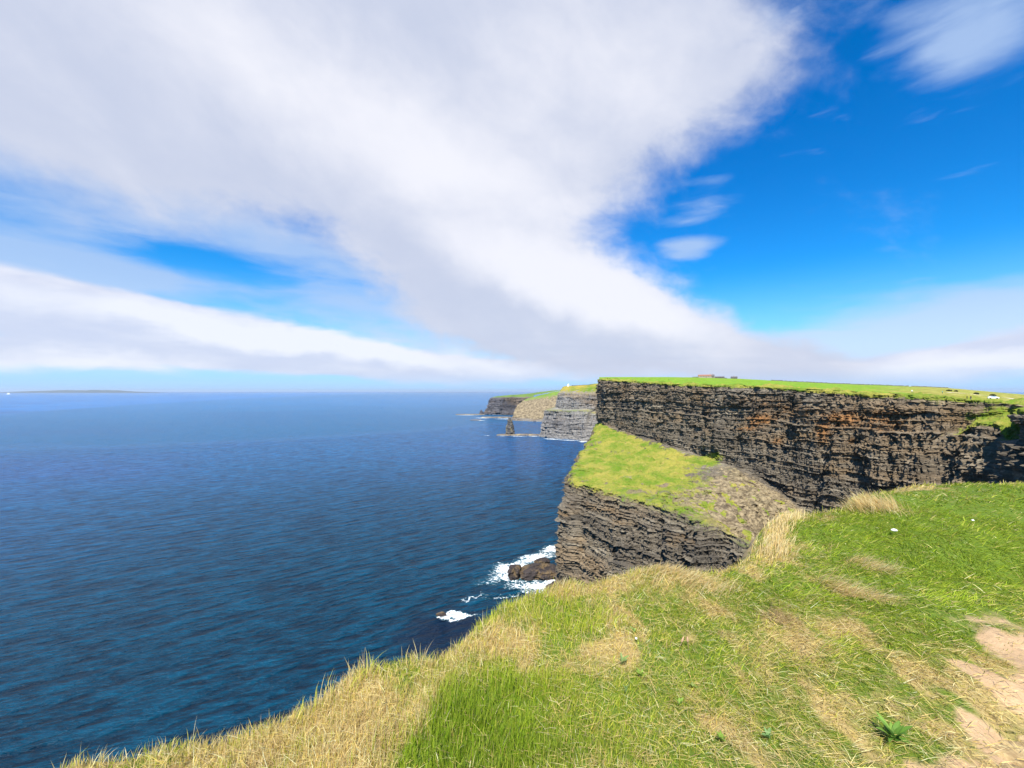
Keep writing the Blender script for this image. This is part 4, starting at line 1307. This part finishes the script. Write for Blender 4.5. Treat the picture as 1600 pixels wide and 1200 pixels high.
def lathe(bm, prof, n=20, c=(0, 0)):
    rings = []
    for r, z in prof:
        rings.append([bm.verts.new((c[0] + r * math.cos(2 * math.pi * i / n), c[1] + r * math.sin(2 * math.pi * i / n), z)) for i in range(n)])
    for a, b in zip(rings, rings[1:]):
        for i in range(n):
            bm.faces.new((a[i], a[(i + 1) % n], b[(i + 1) % n], b[i]))
    bm.faces.new(rings[0][::-1]); bm.faces.new(rings[-1])


def part(name, build, mat, parent=None, loc=None, smooth=False):
    bm = bmesh.new(); build(bm)
    bmesh.ops.recalc_face_normals(bm, faces=bm.faces)
    me = bpy.data.meshes.new(name); bm.to_mesh(me); bm.free()
    if smooth:
        me.polygons.foreach_set('use_smooth', [True] * len(me.polygons))
    return link(name, me, mat, parent, loc)


def empty(name, loc, rz=0.0):
    o = bpy.data.objects.new(name, None)
    COL.objects.link(o)
    o.location = loc; o.rotation_euler = (0, 0, rz)
    return o


def copy_tree(o, parent=None):
    c = o.copy(); COL.objects.link(c); c.parent = parent
    for ch in list(o.children):
        copy_tree(ch, c)
    return c


WHITE = plain('whitewash', (0.78, 0.77, 0.73), 0.8, 0.2, 0.06, 0.8)
SLATE = plain('slate_roof', (0.11, 0.10, 0.105), 0.7, 0.3, 0.3, 1.2)
REDROOF = plain('russet_roof', (0.27, 0.13, 0.085), 0.8, 0.2, 0.3, 1.0)
STONE = plain('field_stone', (0.30, 0.25, 0.20), 0.9, 0.15, 0.45, 1.5)
DARKSTONE = plain('dark_field_stone', (0.12, 0.115, 0.10), 0.9, 0.15, 0.5, 1.2)
DARK = plain('dark_opening', (0.03, 0.03, 0.035), 0.4, 0.4, 0.1, 1.0)


def build_tower():
    t = empty('tower', Q(888, 1170, 132.5))
    tag(t, 'small white round tower standing alone on the pale northern headland', 'tower')
    part('body', lambda bm: lathe(bm, [(2.7, -1.5), (2.5, 2), (2.35, 4.4), (2.5, 4.5), (2.5, 4.9)]), WHITE, t)
    part('roof', lambda bm: lathe(bm, [(2.45, 4.92), (1.5, 6.2), (0.5, 7.3), (0.12, 7.8)]), WHITE, t)
    part('door', lambda bm: box(bm, -0.5, 0.5, -2.75, -2.3, 0.0, 2.0), DARK, t)
    # the dark wall running inland from the tower
    n = 60
    xs = np.linspace(893, 927, n)
    V = []
    rs = np.random.RandomState(4)
    for px in xs:
        z = np.interp(px, [889, 897, 916, 936], [133.5, 134.0, 135.6, 138.5])
        p = Q(px, 1172, z); h = rs.uniform(1.3, 2.0)
        V.append([p + (0, -0.5, -3), p + (0, -0.4, h), p + (0, 0.4, h), p + (0, 0.5, -3)])
    V = np.array(V)
    o = link('stone_wall', mesh_np('stone_wall', V.reshape(-1, 3), grid_faces(n, 4)), DARKSTONE)
    tag(o, 'dark stone wall running inland from the white tower', 'wall')


build_tower()


def house(x, y, L, W, H, R, roof, wall, label, rz=0.0, base=None, chim=(0.9,), loc=None):
    t = empty('farm_building', loc, rz)
    tag(t, label, 'farm building', 'old farm buildings on the skyline')

    def walls(bm):
        prism(bm, [(-W / 2, -2), (W / 2, -2), (W / 2, H), (0, H + R), (-W / 2, H)], -L / 2, L / 2)

    def roofs(bm):
        k = 0.25
        prism(bm, [(-W / 2 - 0.3, H - 0.10), (0, H + R + 0.08), (W / 2 + 0.3, H - 0.10), (W / 2 + 0.3, H + k - 0.1), (0, H + R + k + 0.1), (-W / 2 - 0.3, H + k - 0.1)], -L / 2 - 0.2, L / 2 + 0.2)
    w = part('wall', walls, wall, t); r = part('roof', roofs, roof, t)
    for o in (w, r):
        o.rotation_euler = (0, 0, math.pi / 2)
    for f in chim:
        c = part('chimney', lambda bm: box(bm, -0.45, 0.45, -0.45, 0.45, H + R - 0.4, H + R + 1.5), STONE, r)
        c.location = (0, (f - 0.5) * L, 0)
    for f in (0.2, 0.42, 0.8):
        c = part('window', lambda bm: box(bm, -0.5, 0.5, -0.12, 0.12, H * 0.35, H * 0.8), DARK, t)
        c.location = ((f - 0.5) * L, -W / 2, 0)
    c = part('door', lambda bm: box(bm, -0.5, 0.5, -0.12, 0.12, -0.1, min(2.0, H * 0.9)), DARK, t)
    c.location = ((0.6 - 0.5) * L, -W / 2, 0)
    return t


def build_farm():
    r = 700.0
    for px, L, W, H, R, rf, wl, lab, ch, up in (
            (1101, 19, 8, 2.6, 1.9, REDROOF, STONE, 'long low farm building with a russet roof on the skyline', (0.08,), 0.3),
            (1113, 6, 6, 2.9, 2.2, SLATE, STONE, 'short gabled hut at the end of the russet-roofed building', (0.5,), 0.3),
            (1124, 14, 7, 1.4, 1.2, SLATE, DARKSTONE, 'low dark ruin between the russet building and the lone hut', (), 0.1),
            (1147, 9, 7, 1.5, 1.7, SLATE, DARKSTONE, 'lone dark hut with a stubby chimney on the skyline', (0.5,), 0.1)):
        p = plat_pt(px, r / math.cos(math.atan((px - 800) / F)) * 0.985)
        p.z += up
        house(0, 0, L, W, H, R, rf, wl, lab, -math.atan((px - 800) / F) * 0.8, chim=ch, loc=p)
    # field walls that draw a dark line along the skyline
    rs = np.random.RandomState(9)

    def wall(p0, p1, fr, h0, h1, label):
        xs = np.linspace(p0, p1, 150)
        V = []
        for px in xs:
            A, re, Rm, Z = PLAT
            a = math.atan((px - 800) / F)
            i = int(np.searchsorted(A, a))
            rr = float(Rm[i][129] * fr)
            p = np.array(plat_pt(px, rr)); h = rs.uniform(h0, h1)
            u = p / np.hypot(p[0], p[1]); u[2] = 0
            V.append([p - u * 0.45 - (0, 0, 1), p - u * 0.3 + (0, 0, h), p + u * 0.3 + (0, 0, h), p + u * 0.45 - (0, 0, 1)])
        V = np.array(V)
        tag(link('stone_wall', mesh_np('stone_wall', V.reshape(-1, 3), grid_faces(len(xs), 4)), DARKSTONE), label, 'wall')
    wall(1082, 1136, 0.97, 0.8, 1.6, 'stone wall at the foot of the farm buildings')
    wall(1205, 1420, 0.99, 0.8, 1.5, 'long field wall drawn as a dark line along the skyline')
    wall(1424, 1482, 0.99, 0.6, 1.2, 'short field wall on the skyline left of the bushes')


build_farm()


def bush_mesh(seed, rx, rz_, n=900):
    rs = np.random.RandomState(seed)
    c = rs.normal(0, 1, (14, 3)); c /= np.linalg.norm(c, axis=1)[:, None]
    c = c * np.array([rx * 0.55, rx * 0.45, rz_ * 0.4]); c[:, 2] = np.abs(c[:, 2]) + rz_ * 0.25
    k = rs.randint(0, 14, n)
    d = rs.normal(0, 1, (n, 3)); d /= np.linalg.norm(d, axis=1)[:, None]
    p = c[k] + d * (rs.uniform(0.5, 1, n) ** 0.5)[:, None] * np.array([rx * 0.42, rx * 0.42, rz_ * 0.34])
    u = rs.normal(0, 1, (n, 3)); u /= np.linalg.norm(u, axis=1)[:, None]
    w = np.cross(u, rs.normal(0, 1, (n, 3))); w /= np.linalg.norm(w, axis=1)[:, None]
    s = rs.uniform(0.12, 0.24, n)[:, None] * rx * 0.5
    V = np.stack([p - u * s - w * s * 0.5, p + u * s - w * s * 0.5, p + u * s + w * s * 0.5, p - u * s + w * s * 0.5], 1)
    return mesh_np('bush', V.reshape(-1, 3), np.arange(n * 4).reshape(n, 4))


def build_bushes():
    leaf = plain('dark_leaves', (0.03, 0.045, 0.018), 0.8, 0.2, 0.5, 0.7)
    for i, (px, py, w, h, lab) in enumerate(((1483, 606.5, 5, 2.4, 'greyish bush leftmost of those on the skyline'), (1494, 607.5, 4, 2.6, 'small dark bush just right of the greyish one'),
                                             (1526, 611, 5, 2.8, 'round dark bush behind the two standing people'), (1551, 613.5, 5.5, 3.0, 'dark wind-cut bush farthest along the skyline above the parked car'))):
        A, re, Rm, Z = PLAT
        r = plat_hit(px, py)
        r = min(r, 470)
        s = r / 470.0
        o = link('bush', bush_mesh(30 + i, w * 0.40 * s, h * 0.62 * s), leaf, loc=plat_pt(px, r) - Vector((0, 0, 0.2)))
        tag(o, lab, 'bush', 'bushes on the skyline')


build_bushes()


def build_track():
    pts = [(1478, 613.5), (1500, 614.6), (1530, 617), (1560, 620.3), (1585, 623.6), (1606, 626), (1640, 629)]
    w = [plat_pt(px, plat_hit(px, py)) for px, py in pts]
    c = np.array([tuple(v) for v in w])
    n = 120
    t = np.linspace(0, len(c) - 1, n)
    cc = np.stack([np.interp(t, np.arange(len(c)), c[:, i]) for i in range(2)], 1)
    cc = smooth1(cc, 15, 0)
    d = np.gradient(cc, axis=0); d /= np.linalg.norm(d, axis=1)[:, None]
    nn = np.stack([-d[:, 1], d[:, 0]], 1)
    V = []
    for i in range(n):
        row = []
        for f in (-1.5, -0.7, 0, 0.7, 1.5):
            x, y = cc[i] + nn[i] * f
            px = 800 + x / y * F
            row.append((x, y, plat_z(px, math.hypot(x, y)) + 0.10))
        V.append(row)
    o = link('track', mesh_np('track', np.array(V).reshape(-1, 3), grid_faces(n, 5)), plain('pale_gravel', (0.52, 0.45, 0.33), 0.95, 0.1, 0.25, 0.6))
    tag(o, kind='structure')


build_track()


def build_car():
    r = plat_hit(1552, 623.5)
    t = empty('car', plat_pt(1552, r) + Vector((0, 0, 0.05)), -math.atan((1552 - 800) / F) + 0.25)
    tag(t, 'small white car with bluish windows stopped below the pale track', 'car')
    paint = plain('white_paint', (0.80, 0.81, 0.83), 0.3, 0.5, 0.03, 0.5)
    glass = plain('car_glass', (0.13, 0.25, 0.40), 0.1, 0.6, 0.1, 0.5)
    tyre = plain('tyre', (0.02, 0.02, 0.02), 0.8, 0.2, 0.1, 3)
    b = part('body', lambda bm: prism(bm, [(-2.05, 0.3), (2.0, 0.3), (2.05, 0.75), (1.3, 0.95), (0.65, 1.42), (-1.1, 1.46), (-1.8, 1.0), (-2.1, 0.85)], -0.85, 0.85), paint, t)
    for s in (-1, 1):
        y0, y1 = (-0.87, -0.80) if s < 0 else (0.80, 0.87)
        part('window', lambda bm: prism(bm, [(-1.45, 0.98), (1.1, 0.98), (0.6, 1.34), (-1.0, 1.37)], y0, y1), glass, t)
    for x in (-1.3, 1.25):
        for y in (-0.78, 0.78):
            wv = part('wheel', lambda bm: lathe(bm, [(0.32, -0.1), (0.32, 0.1)], 14), tyre, t)
            wv.rotation_euler = (math.pi / 2, 0, 0); wv.location = (x, y, 0.32)


build_car()


def skin_mesh(name, joints, edges, sub=1):
    me = bpy.data.meshes.new('sk')
    me.from_pydata([j[:3] for j in joints], edges, [])
    o = bpy.data.objects.new('sk', me)
    COL.objects.link(o)
    md = o.modifiers.new('s', 'SKIN')
    for i, j in enumerate(joints):
        v = me.skin_vertices[0].data[i]
        v.radius = (j[3], j[4] if len(j) > 4 else j[3])
        v.use_root = (i == 0)
    s = o.modifiers.new('u', 'SUBSURF'); s.levels = sub; s.render_levels = sub
    dg = bpy.context.evaluated_depsgraph_get()
    m2 = bpy.data.meshes.new_from_object(o.evaluated_get(dg))
    m2.name = name
    bpy.data.objects.remove(o)
    return m2


def build_people():
    skin = plain('skin', (0.45, 0.28, 0.20), 0.6, 0.3, 0.05, 3)
    hairm = plain('hair', (0.05, 0.035, 0.025), 0.7, 0.3, 0.2, 8)
    body = skin_mesh('person_body', [(0, 0, 0.95, .13, .10), (0, 0, 1.2, .15, .10), (0, 0, 1.42, .13, .08), (0, 0, 1.5, .05), (0, -0.01, 1.58, .075, .085), (0, -0.01, 1.70, .07, .085),
                                     (-.19, 0, 1.40, .05), (-.25, 0.02, 1.13, .04), (-.26, -0.05, .88, .032), (-.26, -.07, .78, .03), (.19, 0, 1.40, .05), (.25, 0.02, 1.13, .04), (.26, -0.05, .88, .032), (.26, -.07, .78, .03),
                                     (-.09, 0, .88, .085), (-.10, -0.02, .49, .06), (-.11, 0.02, .09, .042), (-.11, -.12, .035, .04), (.09, 0, .88, .085), (.10, -0.03, .49, .06), (.12, 0.02, .09, .042), (.12, -.12, .035, .04)],
                     [(0, 1), (1, 2), (2, 3), (3, 4), (4, 5), (2, 6), (6, 7), (7, 8), (8, 9), (2, 10), (10, 11), (11, 12), (12, 13), (0, 14), (14, 15), (15, 16), (16, 17), (0, 18), (18, 19), (19, 20), (20, 21)])
    jacket = skin_mesh('jacket', [(0, 0, 0.88, .16, .125), (0, 0, 1.2, .175, .125), (0, 0, 1.43, .15, .10), (0, 0, 1.50, .07),
                                  (-.19, 0, 1.41, .065), (-.25, 0.02, 1.13, .055), (-.26, -0.05, .90, .048), (.19, 0, 1.41, .065), (.25, 0.02, 1.13, .055), (.26, -0.05, .90, .048)],
                       [(0, 1), (1, 2), (2, 3), (2, 4), (4, 5), (5, 6), (2, 7), (7, 8), (8, 9)])
    legs = skin_mesh('trousers', [(0, 0, 0.93, .15, .115), (-.09, 0, .86, .10), (-.10, -0.02, .49, .075), (-.11, 0.02, .12, .06), (.09, 0, .86, .10), (.10, -0.03, .49, .075), (.12, 0.02, .12, .06)],
                     [(0, 1), (1, 2), (2, 3), (0, 4), (4, 5), (5, 6)])
    hair = skin_mesh('hair', [(0, 0.015, 1.66, .075, .085), (0, 0.01, 1.74, .068, .08)], [(0, 1)])
    cols = {'dark': (0.02, 0.02, 0.025), 'cyan': (0.02, 0.42, 0.50), 'white': (0.75, 0.75, 0.75), 'blue': (0.05, 0.12, 0.4), 'red': (0.4, 0.05, 0.04), 'grey': (0.15, 0.15, 0.16)}
    mats = {c: plain('cloth ' + c, v, 0.85, 0.1, 0.1, 4) for c, v in cols.items()}
    G = 'walkers on the cliff top'
    for i, (px, dr, jk, tr, lab) in enumerate((
            (947, 9, 'dark', 'grey', 'person in dark clothes nearest the corner of the high cliff'),
            (951.5, 12, 'grey', 'dark', 'person in a grey jacket beside the one at the cliff corner'),
            (960, 16, 'dark', 'blue', 'person in a dark jacket with blue trousers walking along the cliff top'),
            (988, 60, 'blue', 'dark', 'person in a blue jacket alone in the green field'),
            (1015.5, 90, 'red', 'dark', 'person in a red jacket walking in the green field'),
            (1045, 140, 'dark', 'dark', 'person all in black far out in the green field'),
            (1472.5, None, 'cyan', 'dark', 'person in a bright cyan jacket above the dark cliff'),
            (1511, None, 'dark', 'dark', 'left of two people in black standing by the track'),
            (1517, None, 'dark', 'grey', 'right of two people by the track, in grey trousers'),
            (1425, None, 'white', 'grey', 'person in a white jacket on the grassy cliff top'))):
        A, re, Rm, Z = PLAT
        a = math.atan((px - 800) / F); k = int(np.searchsorted(A, a))
        r = re[k] + dr if dr is not None else {1472.5: 330.0, 1511: 255.0, 1517: 262.0, 1425: 300.0}[px]
        t = empty('person', plat_pt(px, r) - Vector((0, 0, 0.02)), 0.6 * i)
        tag(t, lab, 'person', G)
        link('body', body if i == 0 else body, None, t)
        if i == 0:
            body.materials.append(skin); hair.materials.append(hairm)
        j = link('jacket', jacket.copy(), mats[jk], t)
        link('trousers', legs.copy(), mats[tr], t)
        link('hair', hair, None, t)


build_people()


def build_ship():
    d = 15500.0
    t = empty('ship', ((13.5 - 800) / F * d, d, 0), 0.2)
    tag(t, 'tiny white ship on the horizon at the end of the island', 'ship')
    part('hull', lambda bm: prism(bm, [(-60, 16), (-54, -3), (46, -3), (64, 18)], -10, 10), WHITE, t)
    part('superstructure', lambda bm: (box(bm, -42, 30, -9, 9, 16.02, 34), box(bm, -20, 22, -8, 8, 34.02, 48)), WHITE, t)
    part('funnel', lambda bm: box(bm, -26, -14, -4, 4, 33, 62, 1.5), WHITE, t)


build_ship()


# ---- in the turf at the photographer's feet
def tuft(path_px, n, h, az, th0, th1, spread, label, seed, pal=STRAWS, w=0.004, lift=0.0, loose=0.35):
    rs = np.random.RandomState(seed)
    c = np.array([gp(*p) for p in path_px], float)
    t = rs.rand(n) * (len(c) - 1)
    x = np.interp(t, np.arange(len(c)), c[:, 0]) + rs.normal(0, spread, n)
    y = np.interp(t, np.arange(len(c)), c[:, 1]) + rs.normal(0, spread, n)
    o = c.mean(0)
    z = ground_z(x, y)
    z = np.maximum(z, EYE - HG - 0.15) - 0.01 + lift * rs.rand(n)
    z0 = float(ground_z(o[0], o[1]))
    clump = fbm(x / 0.07, y / 0.07, seed * 1.3, 2)
    hh = rs.uniform(h[0], h[1], n) * (1 + 0.3 * clump)
    col = np.clip(pick(rs, pal, n), 0.01, 0.8)
    V, Fc, C = blades(np.stack([x - o[0], y - o[1], z - z0], 1), hh, w * rs.uniform(0.6, 1.3, n), az + loose * clump + rs.normal(0, loose, n), th0 + rs.normal(0, 0.2, n), th1 + rs.normal(0, 0.35, n), col, rs.uniform(0, np.pi, n), seg=5)
    ob = link('grass_tuft', mesh_np('grass_tuft', V, Fc, False, {'col': C}), GB, loc=(o[0], o[1], z0))
    tag(ob, label, 'grass tuft', 'blond tufts of dry grass')


PALE = np.array([(0.76, 0.60, 0.30), (0.80, 0.66, 0.38), (0.64, 0.47, 0.20), (0.70, 0.48, 0.17)])
tuft([(1210, 868), (1212, 845), (1226, 826), (1244, 814)], 1700, (0.06, 0.16), 0.9, -0.1, 1.3, 0.07, 'tall blond tuft curling up at the cliff edge before the grey scree', 51, PALE, 0.0045)
tuft([(1345, 806), (1368, 808), (1392, 812)], 1500, (0.09, 0.22), -1.2, 0.35, 0.75, 0.11, 'blond tuft with a hooked crest leaning over the cove edge', 52, PALE, 0.005)
tuft([(1010, 908), (1040, 900), (1085, 908), (1120, 918)], 1900, (0.06, 0.15), 2.2, 0.25, 1.0, 0.10, 'broad mound of straw grass on the edge above the near cliff face', 53, PALE, 0.004)
tuft([(1290, 906), (1330, 915), (1370, 930)], 1300, (0.10, 0.22), 2.7, 0.9, 0.6, 0.07, 'flattened swath of straw combed across the green grass', 54, PALE, 0.0035, 0.03)
tuft([(1203, 962), (1222, 966)], 700, (0.06, 0.14), 3.0, 0.9, 1.2, 0.06, 'small nest-like knot of dead grass in the middle of the turf', 55, np.array([(0.45, 0.31, 0.14), (0.55, 0.42, 0.22)]), 0.003, 0.03)
tuft([(1335, 875), (1375, 890)], 700, (0.08, 0.18), 2.6, 0.8, 0.6, 0.07, 'thin wisp of straw below the two pale stones', 56, PALE, 0.003, 0.02)


def rosette(px, py, n, L, W, seed, label, tilt=1.05, col=((0.16, 0.26, 0.035), (0.26, 0.38, 0.07))):
    rs = np.random.RandomState(seed)
    V = []; Fc = []; C = []; o = 0
    ns = 8
    for i in range(n):
        a = 2 * math.pi * i / n + rs.normal(0, 0.25); l = L * rs.uniform(0.6, 1.15); w = W * rs.uniform(0.7, 1.2)
        th = tilt + rs.normal(0, 0.2); c = np.array(col[0]) + (np.array(col[1]) - np.array(col[0])) * rs.rand()
        p = np.array([0.0, 0.0, 0.0]); d = np.array([math.sin(a), math.cos(a), 0]); sd = np.array([math.cos(a), -math.sin(a), 0])
        bend = rs.uniform(0.5, 1.1); tw = rs.normal(0, 0.25)
        for k in range(ns + 1):
            f = k / ns
            ang_ = th - 0.75 + bend * f * 1.2
            ww = w * (math.sin(math.pi * (0.10 + 0.88 * f)) ** 0.8) * 0.5
            up = np.array([0, 0, 1.0]) * (0.35 * ww)
            s2 = sd + np.array([0, 0, tw])
            V += [p - s2 * ww + up, p.copy(), p + s2 * ww + up]
            C += [c, c * 1.25, c]
            p = p + (d * math.sin(ang_) + np.array([0, 0, 1.0]) * math.cos(ang_)) * l / ns
        for k in range(ns):
            b = o + 3 * k
            Fc += [(b, b + 1, b + 4, b + 3), (b + 1, b + 2, b + 5, b + 4)]
        o += 3 * (ns + 1)
    x, y = gp(px, py)
    V = np.array(V)
    gz = float(ground_z(x, y)) + 0.014
    V *= 0.68
    V[:, 2] = np.maximum(V[:, 2], -0.02)
    ob = link('weed', mesh_np('weed', V, np.array(Fc), True, {'col': np.clip(np.array(C), 0, 1)}), GB, loc=(x, y, gz))
    tag(ob, label, 'weed', 'broad-leaved weeds in the turf')


rosette(1396, 1166, 16, 0.15, 0.034, 61, 'large clump of long green dock leaves near the path', 1.25, ((0.10, 0.20, 0.03), (0.20, 0.33, 0.06)))
rosette(972, 1044, 9, 0.085, 0.024, 62, 'grey-green rosette beside the orange-tan patch of grass', 1.0, ((0.20, 0.28, 0.08), (0.28, 0.36, 0.14)))
rosette(1003, 1064, 8, 0.075, 0.022, 63, 'dark rosette just below the grey-green one', 1.1)
rosette(978, 1086, 7, 0.065, 0.018, 64, 'small spiky rosette lowest of the cluster near the tan patch', 0.8, ((0.17, 0.25, 0.07), (0.24, 0.32, 0.12)))
rosette(990, 998, 7, 0.07, 0.020, 65, 'pale green rosette in the lush grass above the tan patch', 0.9, ((0.24, 0.36, 0.08), (0.32, 0.44, 0.15)))
rosette(1082, 1068, 7, 0.055, 0.022, 66, 'flat yellow-green rosette on a bare patch of soil', 1.25, ((0.20, 0.28, 0.06), (0.26, 0.34, 0.10)))
rosette(1127, 1163, 8, 0.06, 0.02, 67, 'small dark rosette in worn turf near the lower edge', 1.1)
rosette(1200, 1160, 8, 0.07, 0.02, 68, 'bluish green rosette between worn straw patches', 1.0, ((0.14, 0.25, 0.08), (0.20, 0.32, 0.12)))
rosette(1062, 1102, 7, 0.06, 0.02, 69, 'low rosette at the rim of the brown soil patch', 1.15)


def seed_stems():
    m = plain('dead_stem', (0.42, 0.27, 0.16), 0.9, 0.1, 0.25, 60)
    for i, (px, py, h, lean, lab) in enumerate(((1060, 1019, 0.075, 0.35, 'dead brown seed stem leaning right in the short turf'), (1076, 1018, 0.07, -0.1, 'upright dead seed stem beside the leaning one'))):
        x, y = gp(px, py)
        t = empty('seed_stem', (x, y, float(ground_z(x, y))))
        tag(t, lab, 'seed stem', 'dead seed stems')

        def stem(bm):
            lathe(bm, [(0.0022, -0.01), (0.0016, h * 0.75), (0.001, h)], 8)

        def head(bm):
            lathe(bm, [(0.0015, h * 0.72), (0.006, h * 0.85), (0.007, h * 1.0), (0.004, h * 1.2), (0.001, h * 1.3)], 10)
        for nm, f in (('stalk', stem), ('seed_head', head)):
            o = part(nm, f, m, t, smooth=True)
            o.rotation_euler = (0, lean, 0)


seed_stems()


def pale_stones():
    m = plain('pale_stone', (0.80, 0.78, 0.73), 0.7, 0.3, 0.1, 30)
    for i, (px, py, s, lab) in enumerate(((1397, 842, 0.026, 'flat white stone lying in the grass below the hooked tuft'), (1520, 836, 0.016, 'smaller white stone in green grass toward the right'), (994, 1011, 0.009, 'pale chip in the tan patch of grass'))):
        rs = np.random.RandomState(80 + i)
        bm = bmesh.new()
        bmesh.ops.create_icosphere(bm, subdivisions=3, radius=1.0)
        for v in bm.verts:
            k = 1 + 0.22 * float(fbm(np.array([v.co.x * 1.3 + i * 5]), np.array([v.co.y * 1.3]), np.array([v.co.z * 1.3]), 3)[0])
            v.co = Vector((v.co.x * s * 1.3, v.co.y * s * 0.8, v.co.z * s * 0.55)) * k
        me = bpy.data.meshes.new('stone'); bm.to_mesh(me); bm.free()
        me.polygons.foreach_set('use_smooth', [True] * len(me.polygons))
        x, y = gp(px, py)
        o = link('stone', me, m, loc=(x, y, float(ground_z(x, y)) + s * 0.35 + (0.06 if i < 2 else 0.03)))
        o.rotation_euler = (0.1, 0.1, i * 0.7)
        tag(o, lab, 'stone')


pale_stones()


# ---- the air between here and the horizon
def build_haze():
    bm = bmesh.new()
    box(bm, -91000, 91000, -91000, 91000, -130, 330)
    bmesh.ops.recalc_face_normals(bm, faces=bm.faces)
    me = bpy.data.meshes.new('haze'); bm.to_mesh(me); bm.free()
    m, k, out = new_mat('sea_air')
    v = k.n('ShaderNodeVolumePrincipled')
    v.inputs['Color'].default_value = (0.75, 0.86, 1.0, 1)
    v.inputs['Density'].default_value = 0.000017
    v.inputs['Anisotropy'].default_value = 0.2
    k.t.links.new(v.outputs[0], out.inputs['Volume'])
    tag(link('haze', me, m), kind='stuff')


build_haze()
